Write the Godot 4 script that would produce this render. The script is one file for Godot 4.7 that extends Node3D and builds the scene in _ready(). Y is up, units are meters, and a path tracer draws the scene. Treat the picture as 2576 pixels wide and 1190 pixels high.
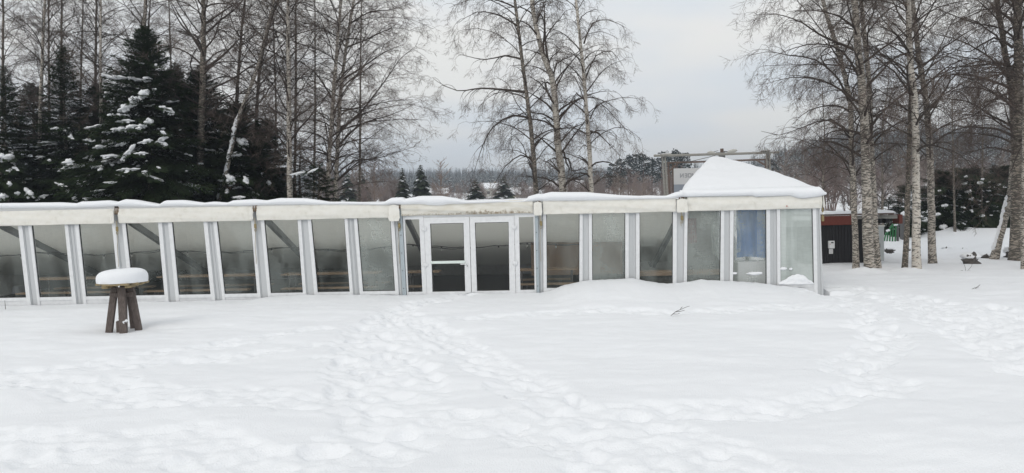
extends Node3D
# A collapsed, glass-walled marquee in deep snow, bare birches and snow-laden spruces behind it.

const F := 1773.0          # focal length in the units of the measured photograph (2576 wide)
const CX := 1288.0
const CY := 595.0
const EYE := 1.83
var cam: Camera3D
var rng := RandomNumberGenerator.new()
var M := {}
var taken := {}
var tent_xf: Transform3D
var nz_a := FastNoiseLite.new()
var nz_b := FastNoiseLite.new()
var nz_c := FastNoiseLite.new()

# ------------------------------------------------------------------ mesh builder
class MB:
	var v := PackedVector3Array()
	var n := PackedVector3Array()
	var t := PackedVector2Array()
	var c := PackedColorArray()
	var i := PackedInt32Array()
	var col := Color(1, 1, 1)

	func vert(p: Vector3, nn: Vector3, uv := Vector2.ZERO) -> int:
		v.push_back(p); n.push_back(nn); t.push_back(uv); c.push_back(col)
		return v.size() - 1

	func tri(a: Vector3, b: Vector3, d: Vector3) -> void:   # counter-clockwise from outside
		var nn := (b - a).cross(d - a).normalized()
		var k := vert(a, nn, Vector2(a.x, a.y)); vert(b, nn, Vector2(b.x, b.y)); vert(d, nn, Vector2(d.x, d.y))
		i.push_back(k); i.push_back(k + 2); i.push_back(k + 1)

	func quad(a: Vector3, b: Vector3, d: Vector3, e: Vector3, u0 := Vector2.ZERO, u1 := Vector2.ONE) -> void:
		var nn := (b - a).cross(e - a)
		if nn.length_squared() < 1e-14:
			nn = (d - b).cross(e - d)
		nn = nn.normalized()
		var k := vert(a, nn, Vector2(u0.x, u1.y)); vert(b, nn, u1); vert(d, nn, Vector2(u1.x, u0.y)); vert(e, nn, u0)
		i.append_array(PackedInt32Array([k, k + 2, k + 1, k, k + 3, k + 2]))

	# eight corners: front face 0..3 counter-clockwise seen from outside, back face 4..7 behind them
	func hexa(p: PackedVector3Array) -> void:
		quad(p[0], p[1], p[2], p[3]); quad(p[5], p[4], p[7], p[6])
		quad(p[1], p[5], p[6], p[2]); quad(p[4], p[0], p[3], p[7])
		quad(p[3], p[2], p[6], p[7]); quad(p[4], p[5], p[1], p[0])

	func box(at: Vector3, size: Vector3, b := Basis()) -> void:
		var s := size * 0.5
		var p := PackedVector3Array()
		for z in [s.z, -s.z]:
			for q in [Vector2(-1, -1), Vector2(1, -1), Vector2(1, 1), Vector2(-1, 1)]:
				p.push_back(at + b * Vector3(q.x * s.x, q.y * s.y, z))
		hexa(p)

	# box with its edges cut
	func bevel(at: Vector3, size: Vector3, r: float, b := Basis()) -> void:
		var s := size * 0.5
		r = minf(r, minf(s.x, minf(s.y, s.z)) * 0.9)
		for ax in 3:
			for sg in [-1.0, 1.0]:
				var a1 := (ax + 1) % 3
				var a2 := (ax + 2) % 3
				var q := []
				for k in [[-1, -1], [1, -1], [1, 1], [-1, 1]]:
					var pp := Vector3.ZERO
					pp[ax] = s[ax] * sg; pp[a1] = (s[a1] - r) * k[0]; pp[a2] = (s[a2] - r) * k[1]
					q.append(at + b * pp)
				if sg > 0: quad(q[0], q[1], q[2], q[3])
				else: quad(q[3], q[2], q[1], q[0])
		for ax in 3:
			var a1 := (ax + 1) % 3
			var a2 := (ax + 2) % 3
			for g in [-1.0, 1.0]:
				for h in [-1.0, 1.0]:
					var q := []
					for k in [-1, 1]:
						var pa := Vector3.ZERO
						pa[ax] = (s[ax] - r) * k; pa[a1] = s[a1] * g; pa[a2] = (s[a2] - r) * h
						var pb := Vector3.ZERO
						pb[ax] = (s[ax] - r) * k; pb[a1] = (s[a1] - r) * g; pb[a2] = s[a2] * h
						q.append([at + b * pa, at + b * pb])
					if g * h > 0: quad(q[0][0], q[0][1], q[1][1], q[1][0])
					else: quad(q[1][0], q[1][1], q[0][1], q[0][0])
		for a in [-1.0, 1.0]:
			for g in [-1.0, 1.0]:
				for h in [-1.0, 1.0]:
					var p1 := at + b * Vector3(s.x * a, (s.y - r) * g, (s.z - r) * h)
					var p2 := at + b * Vector3((s.x - r) * a, s.y * g, (s.z - r) * h)
					var p3 := at + b * Vector3((s.x - r) * a, (s.y - r) * g, s.z * h)
					if a * g * h > 0: tri(p1, p2, p3)
					else: tri(p1, p3, p2)

	func bar(a: Vector3, b: Vector3, w: float, d: float, up := Vector3.UP) -> void:
		var dir := (b - a).normalized()
		var side := dir.cross(up).normalized()
		if side.length() < 0.5: side = Vector3.RIGHT
		var top := side.cross(dir).normalized()
		bevel((a + b) * 0.5, Vector3(w, d, a.distance_to(b)), minf(w, d) * 0.08, Basis(side, top, -dir))

	func tube(p: PackedVector3Array, r: PackedFloat32Array, sides: int, capped := false, around := 1.0, along := 1.0) -> void:
		var m := p.size()
		var first := v.size()
		var x := Vector3.ZERO
		var far := 0.0
		for k in m:
			var d := (p[mini(k + 1, m - 1)] - p[maxi(k - 1, 0)]).normalized()
			if k == 0:
				x = d.cross(Vector3.FORWARD if absf(d.z) < 0.8 else Vector3.RIGHT).normalized()
			else:
				x = (x - d * x.dot(d)).normalized()
				far += p[k].distance_to(p[k - 1])
			var y := d.cross(x)
			for j in sides + 1:
				var a := TAU * j / sides
				var o := x * cos(a) + y * sin(a)
				v.push_back(p[k] + o * r[k]); n.push_back(o); t.push_back(Vector2(around * j / sides, far * along)); c.push_back(col)
		var w := sides + 1
		for k in m - 1:
			for j in sides:
				var q := first + k * w + j
				i.push_back(q); i.push_back(q + w + 1); i.push_back(q + 1)
				i.push_back(q); i.push_back(q + w); i.push_back(q + w + 1)
		if capped:
			for e in [0, m - 1]:
				var d := (p[1] - p[0]).normalized() * -1.0 if e == 0 else (p[m - 1] - p[m - 2]).normalized()
				var k := vert(p[e], d)
				for j in sides: vert(v[first + e * w + j], d)
				for j in sides:
					var a := k + 1 + j
					var b := k + 1 + (j + 1) % sides
					if e == 0: i.append_array(PackedInt32Array([k, a, b]))
					else: i.append_array(PackedInt32Array([k, b, a]))

	# a sheet from a function of (column, row); smooth normals; f gives the point
	func sheet(nu: int, nv: int, f: Callable, flip := false) -> void:
		var first := v.size()
		var pts := PackedVector3Array()
		for b in nv + 1:
			for a in nu + 1:
				pts.push_back(f.call(float(a) / nu, float(b) / nv))
		var w := nu + 1
		for b in nv + 1:
			for a in nu + 1:
				var du := pts[b * w + mini(a + 1, nu)] - pts[b * w + maxi(a - 1, 0)]
				var dv := pts[mini(b + 1, nv) * w + a] - pts[maxi(b - 1, 0) * w + a]
				var nn := du.cross(dv).normalized()
				vert(pts[b * w + a], -nn if flip else nn, Vector2(float(a) / nu, float(b) / nv))
		for b in nv:
			for a in nu:
				var q := first + b * w + a
				if flip: i.append_array(PackedInt32Array([q, q + 1, q + w + 1, q, q + w + 1, q + w]))
				else: i.append_array(PackedInt32Array([q, q + w + 1, q + 1, q, q + w, q + w + 1]))

	# lumpy closed blob
	func blob(at: Vector3, s: Vector3, nx: int, ny: int, nz: FastNoiseLite, amp: float, freq: float, off: Vector3) -> void:
		var f := func(a: float, b: float) -> Vector3:
			var th := -a * TAU
			var ph := (b - 0.5) * PI
			var d := Vector3(cos(ph) * cos(th), sin(ph), cos(ph) * sin(th))
			return at + d * s * (1.0 + amp * nz.get_noise_3dv(d * freq + off))
		var start := v.size()
		sheet(nx, ny, f)
		for k in nx + 1:      # close the seam's normals
			n[start + k] = Vector3.DOWN
			n[start + ny * (nx + 1) + k] = Vector3.UP
		for b in ny + 1:
			var p0 := start + b * (nx + 1)
			var mean := (n[p0] + n[p0 + nx]).normalized()
			n[p0] = mean; n[p0 + nx] = mean

	func mesh() -> ArrayMesh:
		var a := []
		a.resize(Mesh.ARRAY_MAX)
		a[Mesh.ARRAY_VERTEX] = v; a[Mesh.ARRAY_NORMAL] = n; a[Mesh.ARRAY_TEX_UV] = t; a[Mesh.ARRAY_COLOR] = c; a[Mesh.ARRAY_INDEX] = i
		var m := ArrayMesh.new()
		m.add_surface_from_arrays(Mesh.PRIMITIVE_TRIANGLES, a)
		return m

# ------------------------------------------------------------------ naming helpers
func numbered(called: String) -> String:
	var k: int = taken.get(called, 0)
	taken[called] = k + 1
	return called if k == 0 else "%s_%03d" % [called, k]

func thing(called: String, label: String, category: String, at := Vector3.ZERO, turn := 0.0, group := "") -> Node3D:
	var o := Node3D.new()
	o.name = numbered(called)
	add_child(o)
	o.position = at
	o.rotation.y = turn
	o.set_meta("label", label); o.set_meta("category", category)
	if group: o.set_meta("group", group)
	return o

func obj(called: String, m: Variant, mat: Material, parent: Node = null) -> MeshInstance3D:
	var o := MeshInstance3D.new()
	o.mesh = m.mesh() if m is MB else m
	o.material_override = mat
	if parent == null:
		o.name = numbered(called)
		add_child(o)
	else:
		o.name = called
		parent.add_child(o, true)
	return o

func multi(called: String, m: Mesh, mat: Material, xs: Array, parent: Node = null) -> MultiMeshInstance3D:
	var mm := MultiMesh.new()
	mm.transform_format = MultiMesh.TRANSFORM_3D
	mm.mesh = m
	mm.instance_count = xs.size()
	var buf := PackedFloat32Array()
	buf.resize(xs.size() * 12)
	var k := 0
	for x: Transform3D in xs:
		for r in 3:
			buf[k] = x.basis.x[r]; buf[k + 1] = x.basis.y[r]; buf[k + 2] = x.basis.z[r]; buf[k + 3] = x.origin[r]
			k += 4
	mm.buffer = buf
	var o := MultiMeshInstance3D.new()
	o.multimesh = mm
	o.material_override = mat
	o.set_meta("kind", "stuff")
	if parent == null:
		o.name = numbered(called)
		add_child(o)
	else:
		o.name = called
		parent.add_child(o, true)
	return o

func tag(o: Node, label: String, category: String, group := "") -> Node:
	o.set_meta("label", label); o.set_meta("category", category)
	if group: o.set_meta("group", group)
	return o

# ------------------------------------------------------------------ measuring
func ray(px: float, py: float) -> Vector3:
	return cam.transform.basis * Vector3((px - CX) / F, -(py - CY) / F, -1.0)

func at(px: float, py: float, d: float) -> Vector3:      # the point seen there at a distance d in front of the camera
	var r := ray(px, py)
	return cam.position + r * (d / -r.z)

func on_ground(px: float, py: float) -> Vector3:
	var r := ray(px, py)
	var k := EYE / maxf(-r.y, 0.004)
	for it in 6:
		var p := cam.position + r * k
		k = (EYE - ground(p.x, p.z)) / maxf(-r.y, 0.004)
	return cam.position + r * k

func horizon(px: float) -> float:
	return 540.0 - 0.0209 * (px - CX)

func on_tent(px: float, py: float) -> Vector2:           # (along, height) on the marquee's front
	var inv := tent_xf.affine_inverse()
	var o := inv * cam.position
	var r := inv.basis * ray(px, py)
	var p := o + r * (-o.z / r.z)
	return Vector2(p.x, p.y)

func line(xt: float, xb: float) -> Vector2:              # a leaning vertical of the front: along = x + y * height
	var a := on_tent(xt, horizon(xt))
	var b := on_tent(xb, horizon(xb) + 187.0)
	var k := (a.x - b.x) / (a.y - b.y)
	return Vector2(a.x - k * a.y, k)

func poly(list: Array, x: float) -> float:               # height of a polyline at x
	if x <= list[0].x: return list[0].y
	for k in range(1, list.size()):
		if x <= list[k].x:
			return lerpf(list[k - 1].y, list[k].y, (x - list[k - 1].x) / (list[k].x - list[k - 1].x))
	return list[-1].y

func ground(x: float, z: float) -> float:                # the terrain without its small relief
	var d := -z
	var h := 0.0
	if d > 24.0:
		h += smoothstep(26.0, 40.0, d) * 0.42 * smoothstep(5.0, 12.0, x) - smoothstep(24.0, 34.0, d) * 0.25 * (1.0 - smoothstep(0.0, 8.0, x))
	if d > 23.0 and d < 60.0 and x > 8.0:
		var k := smoothstep(23.0, 27.0, d) * smoothstep(8.0, 11.0, x) * smoothstep(60.0, 42.0, d)
		h += k * 0.22 * nz_a.get_noise_2d(x * 4.0, d * 7.0)
		h += k * 0.34 * exp(-pow((d - 36.5) / 1.3, 2.0)) * smoothstep(20.5, 23.0, x) * (0.75 + 0.6 * nz_b.get_noise_2d(x * 12.0, d * 8.0))
	if d > 45.0:
		h += (minf(d, 800.0) - 45.0) * 0.043
		var s := x / d
		h += 21.0 * smoothstep(0.30, 0.50, s) * smoothstep(120.0, 400.0, d)
		h += 17.0 * smoothstep(380.0, 760.0, d) * (0.6 + 0.6 * nz_a.get_noise_2d(x * 0.02, 31.0))
	return h

func spline(p: PackedVector3Array, step: float) -> PackedVector3Array:
	var out := PackedVector3Array()
	for k in p.size() - 1:
		var p0 := p[maxi(k - 1, 0)]
		var p3 := p[mini(k + 2, p.size() - 1)]
		var m := maxi(1, int(p[k].distance_to(p[k + 1]) / step))
		for j in m:
			out.push_back(p[k].cubic_interpolate(p[k + 1], p0, p3, float(j) / m))
	out.push_back(p[-1])
	return out

# ------------------------------------------------------------------ materials
func mat(called: String, c: Color, rough := 0.8, metal := 0.0) -> StandardMaterial3D:
	var m := StandardMaterial3D.new()
	m.resource_name = called
	m.albedo_color = c.linear_to_srgb()
	m.roughness = rough
	m.metallic = metal
	M[called] = m
	return m

func noise_tex(freq: float, ramp: Array, size := 512, oct := 4, as_normal := false, strength := 4.0) -> NoiseTexture2D:
	var n := FastNoiseLite.new()
	n.noise_type = FastNoiseLite.TYPE_SIMPLEX_SMOOTH
	n.frequency = freq
	n.fractal_octaves = oct
	n.seed = 7 + taken.size() + M.size()
	var t := NoiseTexture2D.new()
	t.width = size; t.height = size
	t.seamless = true
	t.noise = n
	if as_normal:
		t.as_normal_map = true
		t.bump_strength = strength
	elif ramp:
		var g := Gradient.new()
		g.offsets = PackedFloat32Array([]); g.colors = PackedColorArray([])
		for r in ramp:
			g.add_point(r[0], r[1].linear_to_srgb())
		t.color_ramp = g
	return t

func grained(m: StandardMaterial3D, tex: Texture2D, scale: Vector3, world := true) -> void:
	m.albedo_color = Color.WHITE
	m.albedo_texture = tex
	m.uv1_triplanar = true
	m.uv1_world_triplanar = world
	m.uv1_scale = scale

func bark(dark: float, seed_: int) -> ImageTexture:      # birch bark: pale paper, dark lenticels and fissured plates
	var w := 256
	var h := 1024
	var img := Image.create(w, h, false, Image.FORMAT_RGB8)
	var a := FastNoiseLite.new(); a.seed = seed_; a.frequency = 1.0
	var r := RandomNumberGenerator.new(); r.seed = seed_
	var g := PackedFloat32Array(); g.resize(w * h)
	for y in h:
		for x in w:
			var th := TAU * x / w
			var ty := TAU * y / h
			# periodic both ways: noise on a torus
			var p := Vector3(cos(th) * 1.3 + cos(ty) * 6.0, sin(th) * 1.3 + sin(ty) * 6.0, cos(ty * 1.0) * 3.0)
			var big := a.get_noise_3dv(p * 1.1)
			var q := Vector3(cos(th) * 1.2, sin(th) * 1.2, 0) + Vector3(cos(ty), sin(ty), 0).rotated(Vector3.RIGHT, 1.0) * 55.0
			var fine := a.get_noise_3dv(q)
			var s := 0.0
			s += smoothstep(0.30 - dark * 0.55, 0.5 - dark * 0.4, big + fine * 0.55) * 0.9
			s += smoothstep(0.25, 0.5, fine) * 0.5
			g[y * w + x] = minf(s, 1.0)
	for k in int(80 + dark * 330):
		var cx := r.randi() % w
		var cy := r.randi() % h
		var lw := r.randi_range(6, 38)
		var lh := r.randi_range(2, 8)
		for y in range(-lh, lh + 1):
			for x in range(-lw, lw + 1):
				var e := pow(float(x) / lw, 2.0) + pow(float(y) / (lh + 0.5), 2.0)
				if e < 1.0:
					var id := posmod(cy + y, h) * w + posmod(cx + x, w)
					g[id] = maxf(g[id], 0.9 - 0.3 * e)
	var pale := Color(0.64, 0.60, 0.54).lerp(Color(0.31, 0.27, 0.225), dark)
	var deep := Color(0.050, 0.045, 0.038)
	for y in h:
		for x in w:
			var tint := a.get_noise_2d(cos(TAU * x / w) * 2.0 + 9.0, y * 0.02)
			var pp := pale.lerp(Color(0.40, 0.31, 0.23), clampf(tint * 0.8, 0.0, 0.5))
			img.set_pixel(x, y, pp.lerp(deep, g[y * w + x]).linear_to_srgb())
	return ImageTexture.create_from_image(img)

func make_materials() -> void:
	var snow := mat("snow", Color(0.86, 0.875, 0.90), 0.75)
	snow.normal_enabled = true
	snow.normal_texture = noise_tex(0.04, [], 1024, 5, true, 6.0)
	snow.normal_scale = 1.0
	snow.uv1_triplanar = true; snow.uv1_world_triplanar = true; snow.uv1_scale = Vector3(1.1, 1.1, 1.1)
	snow.albedo_color = Color.WHITE
	snow.albedo_texture = noise_tex(0.06, [[0.0, Color(0.81, 0.83, 0.86)], [0.5, Color(0.86, 0.875, 0.90)], [1.0, Color(0.895, 0.905, 0.925)]], 1024, 5)
	snow.metallic_specular = 0.3
	var clump := mat("clump_snow", Color(0.86, 0.875, 0.90), 0.8)
	clump.metallic_specular = 0.3
	var canvas := mat("canvas", Color(0.7, 0.67, 0.6), 0.75)
	grained(canvas, noise_tex(0.012, [[0.0, Color(0.65, 0.63, 0.56)], [0.35, Color(0.77, 0.75, 0.69)], [0.7, Color(0.80, 0.785, 0.73)], [1.0, Color(0.83, 0.815, 0.77)]], 512, 5), Vector3(0.7, 0.7, 0.7))
	var ceil := mat("roof_canvas", Color(0.75, 0.75, 0.71), 0.7)
	ceil.backlight_enabled = true
	ceil.backlight = Color(0.93, 0.93, 0.89)
	var thin := mat("thin_snow", Color(0.86, 0.875, 0.90), 0.8)
	thin.metallic_specular = 0.3
	thin.backlight_enabled = true
	thin.backlight = Color(0.98, 0.98, 0.98)
	var white := mat("white_frame", Color(0.76, 0.77, 0.78), 0.4)
	grained(white, noise_tex(0.02, [[0.0, Color(0.70, 0.71, 0.72)], [0.5, Color(0.76, 0.77, 0.78)], [1.0, Color(0.79, 0.80, 0.81)]], 256, 4), Vector3(1.3, 1.3, 1.3))
	mat("aluminium", Color(0.55, 0.565, 0.575), 0.5, 0.15)
	var galv := mat("galvanised", Color(0.4, 0.45, 0.48), 0.5, 0.5)
	grained(galv, noise_tex(0.05, [[0.0, Color(0.30, 0.35, 0.38)], [0.5, Color(0.44, 0.50, 0.53)], [1.0, Color(0.55, 0.58, 0.60)]], 256, 3), Vector3(4, 4, 4))
	mat("gasket", Color(0.03, 0.03, 0.03), 0.7)
	mat("brass", Color(0.30, 0.24, 0.12), 0.45, 0.6)
	mat("rope", Color(0.42, 0.38, 0.30), 0.9)
	mat("dark_strap", Color(0.05, 0.04, 0.035), 0.8)
	mat("rust", Color(0.20, 0.12, 0.06), 0.8)
	mat("plastic_white", Color(0.75, 0.76, 0.76), 0.35)
	mat("push_bar", Color(0.72, 0.79, 0.75), 0.35)
	mat("bulb", Color(0.6, 0.6, 0.56), 0.2)
	mat("cable", Color(0.02, 0.02, 0.02), 0.6)
	mat("rafter", Color(0.20, 0.205, 0.21), 0.5, 0.3)
	var fl := mat("floor_dark", Color(0.05, 0.045, 0.04), 0.8)
	grained(fl, noise_tex(0.03, [[0.0, Color(0.03, 0.028, 0.026)], [1.0, Color(0.085, 0.075, 0.065)]], 256, 4), Vector3(0.5, 3, 3))
	var pine := mat("pine_board", Color(0.36, 0.24, 0.14), 0.6)
	grained(pine, noise_tex(0.02, [[0.0, Color(0.17, 0.11, 0.065)], [0.5, Color(0.26, 0.18, 0.11)], [1.0, Color(0.33, 0.24, 0.155)]], 256, 4), Vector3(0.4, 6, 6))
	var weather := mat("weathered_wood", Color(0.12, 0.10, 0.09), 0.85)
	grained(weather, noise_tex(0.03, [[0.0, Color(0.055, 0.043, 0.038)], [0.5, Color(0.115, 0.092, 0.082)], [1.0, Color(0.19, 0.16, 0.145)]], 256, 4), Vector3(9, 1.2, 9))
	var edge := mat("raw_plank", Color(0.3, 0.24, 0.13), 0.8)
	grained(edge, noise_tex(0.04, [[0.0, Color(0.15, 0.11, 0.06)], [0.5, Color(0.30, 0.235, 0.13)], [1.0, Color(0.40, 0.33, 0.2)]], 256, 3), Vector3(5, 5, 5))
	var post := mat("grey_pole", Color(0.25, 0.24, 0.21), 0.85)
	grained(post, noise_tex(0.05, [[0.0, Color(0.17, 0.165, 0.15)], [0.5, Color(0.33, 0.32, 0.29)], [1.0, Color(0.45, 0.44, 0.41)]], 256, 4), Vector3(8, 0.9, 8))
	var brown := mat("brown_beam", Color(0.10, 0.065, 0.05), 0.85)
	grained(brown, noise_tex(0.05, [[0.0, Color(0.11, 0.08, 0.066)], [1.0, Color(0.21, 0.155, 0.13)]], 256, 4), Vector3(3, 3, 3))
	mat("sign_white", Color(0.66, 0.66, 0.66), 0.5)
	mat("sign_grey", Color(0.30, 0.33, 0.38), 0.5)
	mat("sign_letter", Color(0.33, 0.34, 0.36), 0.6)
	mat("lamp_grey", Color(0.5, 0.5, 0.47), 0.5)
	var black := mat("black_board", Color(0.012, 0.012, 0.014), 0.8)
	grained(black, noise_tex(0.05, [[0.0, Color(0.008, 0.008, 0.010)], [1.0, Color(0.022, 0.021, 0.023)]], 256, 4), Vector3(6, 0.8, 6))
	var red := mat("red_board", Color(0.16, 0.035, 0.022), 0.8)
	grained(red, noise_tex(0.05, [[0.0, Color(0.11, 0.024, 0.016)], [1.0, Color(0.20, 0.048, 0.03)]], 256, 4), Vector3(1, 6, 6))
	mat("green_paint", Color(0.015, 0.15, 0.045), 0.5)
	mat("grey_metal", Color(0.36, 0.38, 0.38), 0.5)
	mat("dark_metal", Color(0.1, 0.1, 0.1), 0.6)
	mat("red_paint", Color(0.4, 0.03, 0.03), 0.5)
	var stone := mat("stone", Color(0.10, 0.09, 0.085), 0.9)
	grained(stone, noise_tex(0.04, [[0.0, Color(0.045, 0.04, 0.038)], [0.6, Color(0.10, 0.09, 0.083)], [1.0, Color(0.17, 0.155, 0.14)]], 256, 5), Vector3(1.5, 1.5, 1.5))
	var bw := mat("birch_white", Color.WHITE, 0.85)
	bw.albedo_texture = bark(0.16, 5); bw.vertex_color_use_as_albedo = true
	var bm := mat("birch_mid", Color.WHITE, 0.85)
	bm.albedo_texture = bark(0.5, 11); bm.vertex_color_use_as_albedo = true
	var bd := mat("birch_dark", Color.WHITE, 0.9)
	bd.albedo_texture = bark(0.9, 23); bd.vertex_color_use_as_albedo = true
	mat("branch", Color(0.055, 0.043, 0.036), 0.9)
	mat("twig", Color(0.085, 0.060, 0.050), 0.9)
	mat("twig_pale", Color(0.13, 0.10, 0.082), 0.9)
	var nd := mat("needles", Color.WHITE, 0.8); nd.vertex_color_use_as_albedo = true
	nd.metallic_specular = 0.15
	var ft := mat("far_tree", Color.WHITE, 0.9); ft.vertex_color_use_as_albedo = true
	mat("house_yellow", Color(0.42, 0.38, 0.27), 0.8)
	mat("house_white", Color(0.48, 0.47, 0.43), 0.8)
	mat("house_brown", Color(0.30, 0.24, 0.18), 0.8)
	mat("dark_glass", Color(0.03, 0.035, 0.04), 0.15)
	var blue := mat("blue_sheet", Color(0.03, 0.15, 0.42), 0.6)
	blue.backlight_enabled = true; blue.backlight = Color(0.02, 0.08, 0.2)
	mat("pink_sheet", Color(0.27, 0.13, 0.13), 0.7)
	mat("brown_cloth", Color(0.34, 0.235, 0.16), 0.8)
	# glass: clear panes, and panes dulled by condensation
	var gl := mat("glass", Color(0.55, 0.6, 0.58, 0.10), 0.06)
	gl.albedo_color.a = 0.02
	gl.metallic_specular = 0.36
	gl.transparency = BaseMaterial3D.TRANSPARENCY_ALPHA
	var seeds := {"glass_dew": [0.06, 0.24], "glass_damp": [0.03, 0.15], "glass_mist": [0.05, 0.20], "glass_fog": [0.26, 0.44], "glass_wet": [0.24, 0.42], "glass_frost": [0.66, 0.84], "plastic_film": [0.12, 0.6]}
	for k in seeds:
		var g := mat(k, Color(0.6, 0.64, 0.61), 0.3)
		g.transparency = BaseMaterial3D.TRANSPARENCY_ALPHA
		g.albedo_color = Color.WHITE
		g.metallic_specular = 0.36
		g.albedo_texture = dew(seeds[k][0], seeds[k][1], k.hash() % 97)

func dew(lo: float, hi: float, seed_: int) -> ImageTexture:   # condensation: patches with runs wiped through them
	var s := 192
	var img := Image.create(s, s, false, Image.FORMAT_RGBA8)
	var a := FastNoiseLite.new(); a.seed = seed_; a.frequency = 0.012; a.fractal_octaves = 4
	var b := FastNoiseLite.new(); b.seed = seed_ + 3; b.frequency = 0.05
	var c := Color(0.52, 0.57, 0.54).linear_to_srgb()
	for y in s:
		for x in s:
			var k := 0.5 + 0.5 * a.get_noise_2d(x, y * 0.8)
			k += 0.16 * b.get_noise_2d(x * 0.6, y * 5.0) + 0.10 * b.get_noise_2d(x * 4.0, y * 0.5)
			img.set_pixel(x, y, Color(c.r, c.g, c.b, lerpf(lo, hi, smoothstep(0.15, 0.85, k))))
	return ImageTexture.create_from_image(img)

# ------------------------------------------------------------------ snow cover of the ground
const PATHS := [   # trodden tracks: [spread, prints per metre, depth, points as they are seen]
	[0.30, 5.0, 0.13, [[1170, 748], [1090, 762], [1010, 778], [960, 800]]],
	[0.40, 4.2, 0.15, [[990, 790], [940, 830], [915, 880], [905, 935], [930, 990], [960, 1060]]],
	[0.28, 3.6, 0.15, [[960, 800], [1010, 850], [1010, 900], [1060, 960]]],
	[0.30, 4.2, 0.15, [[1050, 805], [1130, 855], [1230, 915], [1330, 970], [1410, 1025], [1470, 1050]]],
	[0.22, 3.0, 0.14, [[1470, 1050], [1600, 1040], [1760, 1030], [1930, 1025], [2060, 1010], [2150, 985], [2210, 950], [2130, 930]]],
	[0.26, 3.5, 0.15, [[2130, 930], [2200, 885], [2240, 860], [2200, 820], [2180, 790], [2140, 765]]],
	[0.55, 5.0, 0.13, [[2085, 735], [2160, 748], [2260, 762], [2370, 785], [2470, 820], [2576, 875]]],
	[0.45, 4.0, 0.12, [[2110, 725], [2220, 738], [2350, 760], [2470, 775], [2590, 800]]],
	[0.25, 3.0, 0.13, [[2330, 790], [2370, 820], [2450, 850], [2500, 880], [2600, 930]]],
	[0.40, 3.2, 0.10, [[-40, 960], [120, 965], [280, 985], [470, 1000], [680, 1005], [860, 1010], [1010, 1030]]],
	[0.35, 3.0, 0.12, [[1010, 1030], [1130, 1060], [1280, 1060], [1450, 1050]]],
	[0.40, 2.6, 0.13, [[1000, 1090], [930, 1110], [840, 1140], [740, 1165], [600, 1150], [420, 1120], [200, 1130], [-60, 1110]]],
	[0.35, 2.6, 0.13, [[1350, 1080], [1430, 1110], [1500, 1140], [1560, 1190], [1600, 1230]]],
	[0.30, 2.6, 0.12, [[1500, 1080], [1650, 1100], [1800, 1130], [1900, 1190], [1990, 1240]]],
	[0.22, 2.0, 0.09, [[1180, 800], [1330, 790], [1500, 782], [1700, 785], [1900, 778], [2060, 768]]],
	[0.22, 2.0, 0.09, [[250, 915], [400, 890], [560, 868], [700, 845], [790, 828]]],
	[0.22, 2.0, 0.09, [[-20, 935], [250, 925], [520, 900], [760, 875], [900, 862]]],
]

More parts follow.
